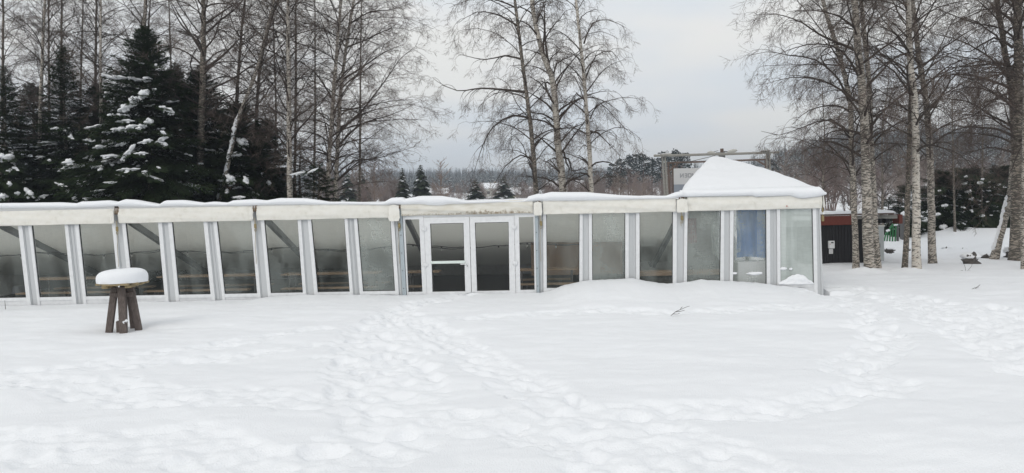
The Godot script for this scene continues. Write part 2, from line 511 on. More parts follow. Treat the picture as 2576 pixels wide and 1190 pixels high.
func make_ground() -> void:
	var xs := PackedFloat32Array()
	var zs := PackedFloat32Array()
	var side := PackedFloat32Array()
	var st := 0.035
	var far := 13.6
	while far < 1700.0:
		st *= 1.12
		far += st
		side.push_back(far)
	for k in side.size(): xs.push_back(-side[side.size() - 1 - k])
	for k in range(-388, 389): xs.push_back(k * 0.035)
	for k in side: xs.push_back(k)
	# distances in front of the camera
	st = 0.05
	far = 4.0
	var back := PackedFloat32Array()
	while far > -1500.0:
		st *= 1.16
		far -= st
		back.push_back(far)
	for k in back.size(): zs.push_back(back[back.size() - 1 - k])
	far = 4.0
	while far < 17.6:
		zs.push_back(far)
		far += 0.024 + 0.0016 * (far - 4.0)
	st = 0.046
	while far < 1900.0:
		zs.push_back(far)
		st *= 1.03
		far += st
	var w := xs.size()
	var h := zs.size()
	var y := PackedFloat32Array()
	y.resize(w * h)
	var inv := tent_xf.affine_inverse()
	var mound := []
	for q in [[-200, 772], [100, 768], [215, 765], [500, 757], [640, 752], [700, 744], [800, 741], [1000, 742], [1100, 739], [1200, 736], [1290, 738], [1360, 735], [1385, 731], [1420, 716], [1475, 706], [1560, 702], [1590, 701], [1640, 708], [1675, 713], [1700, 712], [1760, 704], [1835, 707], [1900, 709], [1960, 719], [2020, 725], [2072, 742], [2120, 748]]:
		mound.append(on_tent(q[0], q[1]))
	for b in h:
		var z := -zs[b]
		for a in w:
			var x := xs[a]
			var g := ground(x, z)
			var near := absf(x) < 45.0 and z > -60.0 and z < 10.0
			if near:
				g += 0.07 * nz_a.get_noise_2d(x * 3.0, z * 5.0) + 0.022 * nz_b.get_noise_2d(x * 9.0, z * 16.0)
				g += 0.008 * nz_c.get_noise_2d(x * 22.0 + z * 5.0, z * 75.0)
			else:
				g += (nz_a.get_noise_2d(x * 0.4, z * 0.4)) * minf(1.5, absf(z) * 0.01)
			if z < -11.0 and z > -27.0 and x > -16.0 and x < 9.5:
				var p := inv * Vector3(x, 0.0, z)
				if p.z > -0.01:
					var m := poly(mound, p.x)
					var reach := 0.75 + 1.15 * clampf(m * 2.6, 0.0, 1.0)
					var k := exp(-pow(p.z / reach, 2.0))
					if p.x > 7.0: k *= exp(-pow((p.x - 7.0) / 0.5, 2.0))
					g = lerpf(g, m + 0.012 * nz_b.get_noise_2d(x * 60.0, z * 20.0) + 0.015 * nz_c.get_noise_2d(x * 14.0, 3.0), k)
					# a crust of lumps at the foot of the glass
					if p.z < 0.35 and p.z > 0.0:
						g += 0.05 * maxf(0.0, nz_c.get_noise_2d(x * 28.0, 77.0)) * (1.0 - absf(p.z - 0.15) / 0.2)
				elif p.z > -8.75 and p.x < 7.02 and p.x > -15.0:
					g = -0.45
				elif p.z < -8.7:
					var kk := exp(-pow((p.z + 8.8) / 1.4, 2.0)) * smoothstep(8.3, 7.0, p.x)
					g = lerpf(g, 1.35 + 0.2 * nz_b.get_noise_2d(x * 8.0, 0.0), kk)
			y[b * w + a] = g
	# drifted collars round the trunks on the right and a hollow round the legs of the table
	for q in [[2153, 682, 0.07], [2191, 684, 0.09], [2209, 676, 0.06], [2305, 684, 0.08], [2277, 683, 0.06], [2346, 656, 0.12], [2506, 630, 0.14], [2552, 634, 0.10], [313, 826, -0.05]]:
		var o := on_ground(q[0], q[1])
		for b in range(zs.bsearch(-o.z - 1.1), mini(zs.bsearch(-o.z + 1.1), h)):
			for a in range(xs.bsearch(o.x - 1.1), mini(xs.bsearch(o.x + 1.1), w)):
				var r := Vector2(xs[a] - o.x, -zs[b] - o.z).length()
				y[b * w + a] += q[2] * exp(-pow(r / 0.42, 2.0)) * (1.0 + 0.5 * nz_b.get_noise_2d(xs[a] * 30.0, zs[b] * 30.0))
	# footprints and ridges
	var pits := PackedFloat32Array(); pits.resize(w * h)
	var rims := PackedFloat32Array(); rims.resize(w * h)
	for path in PATHS:
		var pts := PackedVector3Array()
		for q in path[3]: pts.push_back(on_ground(q[0], q[1]))
		for o in spline(pts, 0.16):                       # the trodden bed of the track, ragged at its sides
			if (inv * o).z < 0.25 and (inv * o).x < 7.3: continue
			var rad: float = path[0] * 1.15 + 0.10
			var deep: float = 0.012 + path[2] * 0.24
			for b in range(zs.bsearch(-o.z - rad * 1.6), mini(zs.bsearch(-o.z + rad * 1.6), h)):
				for a in range(xs.bsearch(o.x - rad * 1.6), mini(xs.bsearch(o.x + rad * 1.6), w)):
					var rr := Vector2(xs[a] - o.x, -zs[b] - o.z).length() / rad
					rr *= 1.0 + 0.55 * nz_c.get_noise_2d(xs[a] * 26.0, zs[b] * 26.0) + 0.2 * nz_c.get_noise_2d(xs[a] * 90.0, zs[b] * 90.0)
					pits[b * w + a] = maxf(pits[b * w + a], deep * (1.0 - smoothstep(0.55, 0.95, rr)))
		var sp := spline(pts, 1.0 / path[1])
		for k in sp.size() - 1:
			var dir := (sp[k + 1] - sp[k])
			dir.y = 0.0
			if dir.length() < 0.02: continue
			dir = dir.normalized()
			var sidev := Vector3(-dir.z, 0, dir.x)
			for rep in 2:
				if rep == 1 and rng.randf() > 0.45: continue
				var o: Vector3 = sp[k] + sidev * (path[0] * (0.42 * (1.0 if (k % 2) == 0 else -1.0) + rng.randf_range(-0.45, 0.45))) + dir * rng.randf_range(-0.1, 0.1)
				if (inv * o).z < 0.25 and (inv * o).x < 7.3: continue
				var ang := rng.randf_range(-0.35, 0.35)
				var d2 := dir.rotated(Vector3.UP, ang)
				var s2 := Vector3(-d2.z, 0, d2.x)
				var la := rng.randf_range(0.13, 0.24)
				var lb := rng.randf_range(0.09, 0.14)
				var dep: float = path[2] * rng.randf_range(0.25, 0.85)
				var ir := 0.7
				var a0 := xs.bsearch(o.x - ir)
				var a1 := xs.bsearch(o.x + ir)
				var b0 := zs.bsearch(-o.z - ir)
				var b1 := zs.bsearch(-o.z + ir)
				for b in range(b0, mini(b1, h)):
					for a in range(a0, mini(a1, w)):
						var q := Vector3(xs[a] - o.x, 0, -zs[b] - o.z)
						var e := Vector2(q.dot(d2) / la, q.dot(s2) / lb)
						var rr := e.length() * (1.0 + 0.38 * nz_c.get_noise_2d(xs[a] * 36.0 + k * 9.0, zs[b] * 36.0) + 0.16 * nz_c.get_noise_2d(xs[a] * 150.0, zs[b] * 150.0))
						if rr > 2.4: continue
						var pit: float = dep * (1.0 - smoothstep(0.45, 1.2, rr)) + 0.12 * path[2] * exp(-rr * rr * 0.5)
						var rim: float = dep * 0.20 * exp(-pow((rr - 1.32) / 0.26, 2.0)) * (0.6 + 0.8 * nz_b.get_noise_2d(xs[a] * 40.0, zs[b] * 40.0))
						pits[b * w + a] = maxf(pits[b * w + a], pit)
						rims[b * w + a] = maxf(rims[b * w + a], rim)
	for q in y.size():
		if pits[q] > 0.0 or rims[q] > 0.0:
			var a := q % w
			var b := q / w
			var chunk := 0.022 * nz_c.get_noise_2d(xs[a] * 110.0, zs[b] * 110.0) + 0.045 * nz_b.get_noise_2d(xs[a] * 36.0, zs[b] * 46.0)
			y[q] += rims[q] * (1.0 - smoothstep(0.0, 0.05, pits[q])) - pits[q] * 0.8 + chunk * smoothstep(0.0, 0.03, pits[q])
	# sheet
	var v := PackedVector3Array(); v.resize(w * h)
	var n := PackedVector3Array(); n.resize(w * h)
	for b in h:
		for a in w:
			var id := b * w + a
			v[id] = Vector3(xs[a], y[id], -zs[b])
			var a0 := maxi(a - 1, 0)
			var a1 := mini(a + 1, w - 1)
			var b0 := maxi(b - 1, 0)
			var b1 := mini(b + 1, h - 1)
			var dx := (y[b * w + a1] - y[b * w + a0]) / (xs[a1] - xs[a0])
			var dz := (y[b1 * w + a] - y[b0 * w + a]) / (zs[b1] - zs[b0])
			n[id] = Vector3(-dx, 1.0, dz).normalized()
	var ii := PackedInt32Array()
	ii.resize((w - 1) * (h - 1) * 6)
	var k := 0
	for b in h - 1:
		for a in w - 1:
			var q := b * w + a          # +b goes away from the viewer
			ii[k] = q; ii[k + 1] = q + w; ii[k + 2] = q + w + 1
			ii[k + 3] = q; ii[k + 4] = q + w + 1; ii[k + 5] = q + 1
			k += 6
	var arr := []
	arr.resize(Mesh.ARRAY_MAX)
	arr[Mesh.ARRAY_VERTEX] = v; arr[Mesh.ARRAY_NORMAL] = n; arr[Mesh.ARRAY_INDEX] = ii
	var am := ArrayMesh.new()
	am.add_surface_from_arrays(Mesh.PRIMITIVE_TRIANGLES, arr)
	var o := obj("snowy_ground", am, M.snow)
	o.set_meta("kind", "structure")
	o.set_meta("label", "trampled white snow field in front of and around the glass marquee")

# ------------------------------------------------------------------ the marquee
const BACK := -8.6
const SLOPE := 0.40
const EAVE := 2.06
const FLOORY := -0.22
# each window: top left stile, pane left, pane right, right stile; the same four at the bottom; kind of glass
const WINDOWS := [
	[-46, -38, 44.7, 55, -24, -17, 66, 76, "glass_damp"], [70, 78.4, 161.7, 170.5, 92.8, 99.2, 180.7, 190.5, "glass_mist"],
	[187.5, 197, 281, 290, 208, 216, 300, 308, "glass_dew"], [306, 315, 397, 407, 326, 335, 414, 423, "glass_damp"],
	[422, 432, 511, 521, 441, 449.6, 530, 540, "glass_mist"], [536, 545, 631, 640, 558, 565, 647, 655, "glass_dew"],
	[655, 664, 748, 757, 673.5, 681, 762, 770, "glass_dew"], [773.5, 782, 866, 874, 790, 799, 880, 888, "glass_damp"],
	[890, 898, 982, 991, 905, 913, 994, 1003, "glass_fog"],
	[1366, 1374, 1458, 1466, 1367, 1375.5, 1457.5, 1466, "glass_mist"], [1481, 1489, 1573, 1582, 1482, 1490, 1573, 1582, "glass_fog"],
	[1600, 1609, 1693, 1703, 1600, 1609, 1692.5, 1702, "glass_dew"],
	[1722, 1730, 1814, 1822, 1720, 1728, 1812, 1821, "glass_fog"], [1837, 1846, 1928, 1937, 1836, 1844, 1929, 1938, "glass_wet"],
	[1954.5, 1963, 2044.5, 2053.5, 1956, 1964, 2048, 2057, "glass_frost"],
]
const JOINTS := [[297, 317], [643.5, 664], [1004, 1020], [1353, 1356], [1712, 1711]]
const LIP := [[-260, 509], [-120, 505], [-60, 511], [0, 511], [151, 509], [197, 512], [209, 507], [278, 504], [297, 509], [319, 501], [341, 502], [404, 515], [419, 504], [463, 503], [514, 510], [541, 507], [575, 510], [589, 504], [643, 501], [673, 504], [707, 498], [771, 499], [829, 507], [917, 508], [965, 510], [985, 498], [1014, 496], [1019, 501], [1024, 499], [1058, 493], [1112, 493], [1151, 499], [1175, 506], [1253, 503], [1288, 506], [1322, 503], [1328, 494], [1356, 487], [1363, 489], [1385, 483], [1473, 483], [1561, 491], [1640, 493], [1678, 492], [1700, 483], [1716, 480]]

func slab(mb: MB, l: Vector2, r: Vector2, v0: float, v1: float, z0: float, z1: float) -> void:
	var p := PackedVector3Array()
	for z in [z1, z0]:
		p.push_back(Vector3(l.x + l.y * v0, v0, z)); p.push_back(Vector3(r.x + r.y * v0, v0, z))
		p.push_back(Vector3(r.x + r.y * v1, v1, z)); p.push_back(Vector3(l.x + l.y * v1, v1, z))
	mb.hexa(p)

func pane(l: Vector2, r: Vector2, v0: float, v1: float, z: float) -> MB:
	var m := MB.new()
	m.quad(Vector3(l.x + l.y * v0, v0, z), Vector3(r.x + r.y * v0, v0, z), Vector3(r.x + r.y * v1, v1, z), Vector3(l.x + l.y * v1, v1, z))
	return m

func valance(u0: float, u1: float, v0: float, v1: float, seed_: float, slack := 1.0) -> MB:
	var m := MB.new()
	m.sheet(64, 12, func(a: float, b: float) -> Vector3:
		var x := lerpf(u0, u1, a)
		var bulge := sin(clampf(b, 0.0, 1.0) * PI) * 0.022
		var crease := slack * 0.020 * nz_b.get_noise_2d(x * 7.0 + b * 22.0 + seed_, b * 12.0) + 0.012 * nz_c.get_noise_2d(x * 12.0 - b * 30.0, seed_)
		var sag := 0.012 * nz_a.get_noise_2d(x * 9.0, seed_) * (1.0 - b)
		return Vector3(x, lerpf(v0, v1, b) + sag, 0.065 + bulge + crease))
	# hem turned under
	m.sheet(64, 2, func(a: float, b: float) -> Vector3:
		var x := lerpf(u0, u1, a)
		var sag := 0.012 * nz_a.get_noise_2d(x * 9.0, seed_)
		var crease := slack * 0.020 * nz_b.get_noise_2d(x * 7.0 + seed_, 0.0) + 0.012 * nz_c.get_noise_2d(x * 12.0, seed_)
		return Vector3(x, v0 + sag - 0.012 * sin(b * PI), 0.065 + crease - b * 0.03), true)
	return m

func make_marquee() -> void:
	var tent := thing("marquee", "long white marquee with glass walls, its roof sunk under snow", "marquee", tent_xf.origin, tent_xf.basis.get_euler().y)
	var top := EAVE
	# windows
	for w in WINDOWS:
		var l := []
		for k in 4: l.append(line(w[k], w[k + 4]))
		var f := MB.new()
		slab(f, l[0], l[1], -0.36, top, -0.07, 0.0)
		slab(f, l[2], l[3], -0.36, top, -0.07, 0.0)
		slab(f, l[1], l[2], 0.085, 0.165, -0.068, -0.003)
		slab(f, l[1], l[2], 1.93, top, -0.068, -0.003)
		var fr := obj("window_frame", f, M.white_frame, tent)
		var kp := MB.new()
		slab(kp, l[1], l[2], -0.36, 0.082, -0.06, -0.018)
		obj("kick_panel", kp, M.white_frame, fr)
		var gk := MB.new()
		var e := 0.012
		slab(gk, l[1], l[1] + Vector2(e, 0), 0.165, 1.93, -0.045, -0.018)
		slab(gk, l[2] - Vector2(e, 0), l[2], 0.165, 1.93, -0.045, -0.018)
		slab(gk, l[1] + Vector2(e, 0), l[2] - Vector2(e, 0), 0.165, 0.177, -0.045, -0.018)
		obj("gasket", gk, M.gasket, fr)
		var pn := pane(l[1] + Vector2(e, 0), l[2] - Vector2(e, 0), 0.177, 1.93, -0.03)
		for q in pn.t.size(): pn.t[q] = pn.t[q] * Vector2(0.45, 0.8) + Vector2(fposmod(w[0] * 0.137, 1.0), fposmod(w[0] * 0.071, 1.0))   # every pane its own stretch of the pattern
		obj("pane", pn, M[w[8]], fr)
	# grey posts between the windows
	for k in WINDOWS.size() - 1:
		if k == 8: continue
		var a: Array = WINDOWS[k]
		var b: Array = WINDOWS[k + 1]
		var l := line(a[3], a[7])
		var r := line(b[0], b[4])
		var m := MB.new()
		var g := 0.004
		slab(m, l + Vector2(g, 0), r - Vector2(g, 0), -0.36, top, -0.10, -0.035)
		var third := (r - l) / 3.0
		slab(m, l + Vector2(g, 0), l + Vector2(g + 0.016, 0), -0.36, top, -0.0345, -0.018)
		if k % 3 == 1: slab(m, l + third * 1.6, l + third * 1.75, -0.36, top, -0.0345, -0.026)
		if k == 7: slab(m, l + third * 2.1, l + third * 2.25, -0.36, top, -0.0345, -0.022)
		obj("post", m, M.aluminium, tent)
	# door bay
	var ld := line(1003, 1013); var lj := line(1012, 1022)
	var s0 := line(1013, 1023); var s1 := line(1018, 1026.6); var s2 := line(1054, 1062.6)
	var d0 := line(1066, 1074); var dm := line(1181, 1186); var d1 := line(1292.6, 1297)
	var k1 := line(1305, 1309); var k2 := line(1342, 1345); var k3 := line(1345.5, 1350)
	var st := MB.new()
	slab(st, ld, lj, -0.36, top, -0.06, 0.03)
	obj("galvanised_strip", st, M.galvanised, tent)
	st = MB.new()
	slab(st, line(991.5, 1003.5), ld - Vector2(0.004, 0), -0.36, top, -0.10, -0.03)
	slab(st, line(996, 1007), line(999, 1010), -0.36, top, -0.029, -0.012)
	obj("post", st, M.aluminium, tent)
	st = MB.new()
	slab(st, k3, line(1353, 1357), -0.36, top, -0.06, 0.03)
	obj("galvanised_strip", st, M.galvanised, tent)
	st = MB.new()
	slab(st, line(1353.6, 1357.6), line(1365.5, 1366.5), -0.36, top, -0.10, -0.03)
	slab(st, line(1359, 1361), line(1362, 1364), -0.36, top, -0.029, -0.012)
	obj("post", st, M.aluminium, tent)
	for strip in [[ld, lj], [k3, line(1353, 1357)]]:      # bolt heads down the strips
		for v in [0.22, 0.62, 1.02, 1.42, 1.76]:
			var b := MB.new()
			var mid: Vector2 = (strip[0] + strip[1]) * 0.5
			b.box(Vector3(mid.x + mid.y * v - 0.01, v, 0.034), Vector3(0.022, 0.016, 0.01))
			obj("bolt", b, M.dark_metal, tent)
	var sf := MB.new()
	slab(sf, s0, s1, -0.36, 1.84, -0.07, 0.0); slab(sf, s2, d0 - Vector2(0.006, 0), -0.36, 1.84, -0.07, 0.0)
	slab(sf, s1, s2, -0.36, 0.13, -0.068, -0.003); slab(sf, s1, s2, 1.77, 1.838, -0.068, -0.003)
	var side1 := obj("side_light", sf, M.white_frame, tent)
	obj("pane", pane(s1, s2, 0.13, 1.77, -0.03), M.glass, side1)
	sf = MB.new()
	slab(sf, d1 + Vector2(0.006, 0), k1, -0.36, 1.84, -0.07, 0.0); slab(sf, k2, k3 - Vector2(0.004, 0), -0.36, 1.84, -0.07, 0.0)
	slab(sf, k1, k2, -0.36, 0.13, -0.068, -0.003); slab(sf, k1, k2, 1.77, 1.838, -0.068, -0.003)
	var side2 := obj("side_light", sf, M.white_frame, tent)
	obj("pane", pane(k1, k2, 0.13, 1.77, -0.03), M.glass, side2)
	sf = MB.new()
	slab(sf, s0, k3, 1.842, top, -0.075, 0.002)
	slab(sf, d0, d1, 1.805, 1.841, -0.072, -0.012)
	obj("door_head", sf, M.white_frame, tent)
	var g0 := line(1081.5, 1088); var g1 := line(1165.6, 1170.5)
	var h0 := line(1194, 1200); var h1 := line(1279, 1282)
	for dd in [[d0, g0, g1, dm - Vector2(0.006, 0)], [dm + Vector2(0.006, 0), h0, h1, d1]]:
		var f := MB.new()
		slab(f, dd[0], dd[1], -0.34, 1.80, -0.062, 0.012); slab(f, dd[2], dd[3], -0.34, 1.80, -0.062, 0.012)
		slab(f, dd[1], dd[2], -0.34, 0.125, -0.060, 0.010); slab(f, dd[1], dd[2], 1.667, 1.80, -0.060, 0.010)
		var leaf := obj("door", f, M.white_frame, tent)
		var gk := MB.new()
		var e := Vector2(0.012, 0)
		slab(gk, dd[1], dd[1] + e, 0.125, 1.667, -0.04, -0.008); slab(gk, dd[2] - e, dd[2], 0.125, 1.667, -0.04, -0.008)
		slab(gk, dd[1] + e, dd[2] - e, 1.655, 1.667, -0.04, -0.008)
		obj("gasket", gk, M.gasket, leaf)
		obj("pane", pane(dd[1] + e, dd[2] - e, 0.125, 1.655, -0.025), M.glass, leaf)
		var first: bool = dd[0] == d0
		for v in [1.55, 0.745]:
			var hx: float = dd[0].x + dd[0].y * v if first else dd[3].x + dd[3].y * v
			var hg := MB.new()
			hg.bevel(Vector3(hx, v, 0.022), Vector3(0.11, 0.075, 0.03), 0.008)
			hg.tube(PackedVector3Array([Vector3(hx, v - 0.06, 0.03), Vector3(hx, v + 0.06, 0.03)]), PackedFloat32Array([0.014, 0.014]), 8, true)
			obj("hinge", hg, M.white_frame, leaf)
		if first:
			var pb := MB.new()
			var za := g0.x + g0.y * 0.79
			var zb := g1.x + g1.y * 0.79
			pb.bevel(Vector3((za + zb) * 0.5, 0.792, 0.03), Vector3(zb - za + 0.02, 0.062, 0.022), 0.006)
			obj("push_bar", pb, M.push_bar, leaf)
			var hd := MB.new()
			hd.bevel(Vector3(zb - 0.02, 0.745, 0.055), Vector3(0.15, 0.026, 0.02), 0.008)
			hd.tube(PackedVector3Array([Vector3(zb + 0.045, 0.745, 0.01), Vector3(zb + 0.045, 0.745, 0.055)]), PackedFloat32Array([0.012, 0.012]), 8, true)
			obj("handle", hd, M.plastic_white, leaf)
			var lk := MB.new()
			lk.bevel(Vector3(zb + 0.066, 0.70, 0.016), Vector3(0.034, 0.085, 0.012), 0.005)
			lk.col = Color(0.1, 0.1, 0.1)
			obj("lock_plate", lk, M.plastic_white, leaf)
			lk = MB.new()
			lk.bevel(Vector3(zb + 0.066, 0.70, 0.024), Vector3(0.010, 0.03, 0.006), 0.002)
			obj("keyhole", lk, M.gasket, leaf)
	# corner post at the end of the front
	st = MB.new()
	var c0 := line(2054, 2058); var c1 := line(2063, 2070)
	slab(st, c0, c0.lerp(c1, 0.62), -0.40, top, -0.12, -0.015)
	slab(st, c0.lerp(c1, 0.62), c1, -0.40, top, -0.14, 0.012)
	obj("corner_post", st, M.aluminium, tent)
	# valances, one to each bay
	var ve := [-60.0]
	var jv := []
	for j in JOINTS: jv.append(on_tent(j[0], horizon(j[0])).x)
	var left_end: float = jv[0] - 3.1
	var ends := [[left_end - 3.0, left_end - 0.04], [left_end + 0.04, jv[0] - 0.05], [jv[0] + 0.05, jv[1] - 0.05], [jv[1] + 0.05, jv[2] - 0.09], [jv[2] + 0.06, jv[3] - 0.11], [jv[3] + 0.12, jv[4] - 0.12], [jv[4] + 0.14, c1.x + c1.y * 2.0 + 0.02]]
	for k in ends.size():
		var lo := 1.825
		if k == 4: lo = 1.862
		if k == 6: lo = 1.835
		var va := obj("valance", valance(ends[k][0], ends[k][1], lo, 2.15, k * 13.7, 2.2 if k == 4 else (1.6 if k == 5 else 1.0)), M.stained_canvas if k == 4 else M.canvas, tent)
		if k == 4: va.set_meta("label", "valance over the doors with brown stains along its hem")
	# folded flaps over the joints
	for k in 5:
		var m := MB.new()
		var x0: float = jv[k]
		var wd: float = [0.05, 0.045, 0.13, 0.10, 0.13][k]
		var ox: float = [-0.06, -0.05, -0.09, 0.0, 0.01][k]
		var low: float = [1.83, 1.84, 1.74, 1.80, 1.80][k]
		m.sheet(8, 12, func(a: float, b: float) -> Vector3:
			var s := (a - 0.5) * 2.0
			var point := 0.80 + 0.20 * smoothstep(0.0, 0.2, b) - 0.12 * b
			return Vector3(x0 + ox + s * wd * point + 0.01 * nz_b.get_noise_2d(b * 50.0, k * 9.0 + s * 20.0), lerpf(low, 2.11 - 0.03 * absf(s), b), 0.13 + 0.02 * (1.0 - s * s) + 0.018 * nz_c.get_noise_2d(s * 30.0 + b * 8.0, b * 30.0 + k)))
		obj("canvas_flap", m, M.canvas, tent)
		m = MB.new()
		for q in [-0.045, 0.0, 0.035]:
			m.bar(Vector3(x0 + q + 0.02, 2.02, 0.06), Vector3(x0 + q + 0.015, 2.185, 0.05), 0.022, 0.03)
		obj("eave_bracket", m, M.rust, tent)
		m = MB.new()
		m.bevel(Vector3(x0 + 0.02, 2.19, 0.07), Vector3(0.07, 0.05, 0.06), 0.01)
		obj("eave_clamp", m, M.dark_strap, tent)
		# tensioning ratchet that hangs below
		m = MB.new()
		var rz := 0.05
		var rl: float = [0.17, 0.16, 0.30, 0.34, 0.20][k]
		var rx: float = x0 + [0.0, 0.0, 0.0, 0.055, 0.01][k]
		m.bar(Vector3(rx - 0.012, 1.88, rz), Vector3(rx + 0.005, 1.80 - rl * 0.4, rz), 0.03, 0.012, Vector3.BACK)
		obj("tension_strap", m, M.rope, tent)
		m = MB.new()
		m.bevel(Vector3(rx + 0.006, 1.76 - rl * 0.4, rz + 0.008), Vector3(0.05, 0.10, 0.04), 0.008)
		m.bar(Vector3(rx + 0.025, 1.80 - rl * 0.4, rz + 0.02), Vector3(rx + 0.03, 1.70 - rl * 0.4, rz + 0.02), 0.012, 0.02)
		var ring := PackedVector3Array()
		var rr := PackedFloat32Array()
		for q in 13:
			ring.push_back(Vector3(rx + 0.005 + 0.02 * cos(TAU * q / 12), 1.67 - rl * 0.4 + 0.032 * sin(TAU * q / 12), rz + 0.006))
			rr.push_back(0.006)
		m.tube(ring, rr, 5)
		obj("ratchet", m, M.brass, tent)
		m = MB.new()
		var tail := PackedVector3Array()
		var tr := PackedFloat32Array()
		for q in 9:
			tail.push_back(Vector3(rx - 0.015 + 0.008 * sin(q * 1.1), 1.7 - rl * 0.4 - q * (0.10 if k != 4 else 0.015), rz - 0.02))
			tr.push_back(0.006)
		m.tube(tail, tr, 5, true)
		obj("rope_tail", m, M.rope, tent)
	# corner fittings at the far right
	var cr := c1.x + c1.y * 1.8
	var m2 := MB.new()
	m2.sheet(8, 10, func(a: float, b: float) -> Vector3:
		var ang := a * 1.35
		var out := 0.03 + (1.0 - b) * 0.05 * a
		return Vector3(cr + 0.02 + out * a + 0.05 * sin(ang), lerpf(1.845 + 0.03 * a, 2.14, b) + 0.01 * nz_b.get_noise_2d(a * 30.0, b * 20.0), 0.10 * cos(ang) + 0.01 - 0.10 * a))
	obj("canvas_flap", m2, M.canvas, tent)
	m2 = MB.new()
	m2.bar(Vector3(cr + 0.05, 1.84, 0.02), Vector3(cr + 0.045, 1.60, 0.02), 0.03, 0.014, Vector3.BACK)
	m2.bevel(Vector3(cr + 0.045, 1.60, 0.03), Vector3(0.05, 0.12, 0.045), 0.008)
	obj("ratchet", m2, M.brass, tent)
	m2 = MB.new()
	m2.tube(PackedVector3Array([Vector3(cr + 0.045, 1.715, 0.03), Vector3(cr + 0.045, 1.715, 0.075)]), PackedFloat32Array([0.026, 0.024]), 10, true)
	obj("white_knob", m2, M.plastic_white, tent)
	# the sunk roof: canvas falling from the eaves to a valley, hip roof still up over the last bay
	var lx: float = ends[0][0] - 0.02
	var hx: float = jv[4]
	var rxx: float = c1.x + c1.y * 2.0
	m2 = MB.new()
	var half := BACK * 0.5
	m2.sheet(150, 40, func(a: float, b: float) -> Vector3:
		var z := BACK * b - 0.03
		var x := lerpf(lx, cut(hx, z), a)
		return Vector3(x, valley(x, z), z))
	obj("roof_canvas", m2, M.roof_canvas, tent)
	m2 = MB.new()
	m2.sheet(40, 60, func(a: float, b: float) -> Vector3:
		var z := BACK * b - 0.03
		var x := lerpf(cut(hx, z) + 0.002, rxx, a)
		return Vector3(x, hip(x, z, hx, rxx) - 0.06, z))
	obj("roof_canvas", m2, M.roof_canvas, tent)
	# torn gable cloth between the sunk and the standing part
	m2 = MB.new()
	m2.sheet(40, 10, func(a: float, b: float) -> Vector3:
		var z := BACK * a - 0.03
		var xx := cut(hx, z)
		var lo := valley(xx, z)
		return Vector3(xx + 0.01 + 0.02 * nz_b.get_noise_2d(z * 20.0, b * 10.0), lerpf(lo, maxf(lo, hip(xx + 0.05, z, hx, rxx) - 0.06), b), z))
	obj("gable_cloth", m2, M.roof_canvas, tent)
	# rafters, hinged down at each joint
	for k in range(-1, 5):
		var x: float = left_end if k < 0 else jv[k]
		var r := MB.new()
		r.bar(Vector3(x + 0.10, 1.93, -0.12), Vector3(x + 0.10, 1.93 - SLOPE * 4.05, -4.17), 0.10, 0.14)
		obj("rafter", r, M.rafter, tent)
		r = MB.new()
		r.bar(Vector3(x + 0.10, 1.93, BACK + 0.12), Vector3(x + 0.10, 1.93 - SLOPE * 4.05, BACK + 4.17), 0.10, 0.14)
		obj("rafter", r, M.rafter, tent)
	# back wall, left end, floor
	m2 = MB.new()
	m2.sheet(90, 6, func(a: float, b: float) -> Vector3: return Vector3(lerpf(lx, rxx, a), lerpf(-0.4, 2.1, b), BACK + 0.02 * sin(a * 190.0)))
	obj("back_cloth", m2, M.canvas, tent)
	m2 = MB.new()
	m2.sheet(30, 6, func(a: float, b: float) -> Vector3: return Vector3(lx + 0.02 * sin(a * 60.0), lerpf(-0.4, 2.1, b), BACK * a))
	obj("end_cloth", m2, M.canvas, tent)
	m2 = MB.new()
	m2.box(Vector3((lx + rxx) * 0.5, FLOORY - 0.05, BACK * 0.5), Vector3(rxx - lx - 0.1, 0.1, -BACK - 0.16))
	obj("wooden_floor", m2, M.floor_dark, tent)
	# windows of the right-hand end
	var n := 5
	for k in n:
		var z0 := -0.16 + (BACK + 0.2) * k / n
		var z1 := -0.16 + (BACK + 0.2) * (k + 1) / n + 0.14
		var f := MB.new()
		var xo := rxx - 0.02
		f.box(Vector3(xo, 0.85, z0 - 0.05), Vector3(0.06, 2.42, 0.1)); f.box(Vector3(xo, 0.85, z1 + 0.05), Vector3(0.06, 2.42, 0.1))
		f.box(Vector3(xo, -0.1, (z0 + z1) * 0.5), Vector3(0.05, 0.52, z0 - z1 - 0.2)); f.box(Vector3(xo, 2.0, (z0 + z1) * 0.5), Vector3(0.05, 0.12, z0 - z1 - 0.2))
		var fr := obj("window_frame", f, M.white_frame, tent)
		var g := MB.new()
		g.quad(Vector3(xo, 0.16, z0 - 0.1), Vector3(xo, 0.16, z1 + 0.1), Vector3(xo, 1.94, z1 + 0.1), Vector3(xo, 1.94, z0 - 0.1))
		obj("pane", g, M.glass_fog, fr)
		var p := MB.new()
		p.box(Vector3(xo, 0.85, z1 - 0.07), Vector3(0.10, 2.42, 0.12))
		obj("post", p, M.aluminium, tent)
	m2 = MB.new()
	m2.sheet(50, 8, func(a: float, b: float) -> Vector3:
		return Vector3(rxx + 0.04 + 0.045 * sin(b * PI) + 0.015 * nz_b.get_noise_2d(a * 90.0, b * 9.0), lerpf(1.84, 2.15, b), -0.12 + (BACK + 0.1) * a))
	obj("valance", m2, M.canvas, tent)
	make_roof_snow(lx, hx, rxx)
	make_inside(jv, left_end)

func valley(x: float, z: float) -> float:
	var k := absf(absf(z) - 4.3) / 4.3
	return 2.12 - 1.72 * (1.0 - pow(k, 1.15)) + 0.05 * nz_a.get_noise_2d(x * 6.0, z * 9.0) * (1.0 - k) + 0.02 * nz_b.get_noise_2d(x * 6.0, z * 6.0) * (1.0 - k * k)

func cut(x0: float, z: float) -> float:                  # where the standing part of the roof is torn off
	return x0 + 0.246 * maxf(0.0, -z)

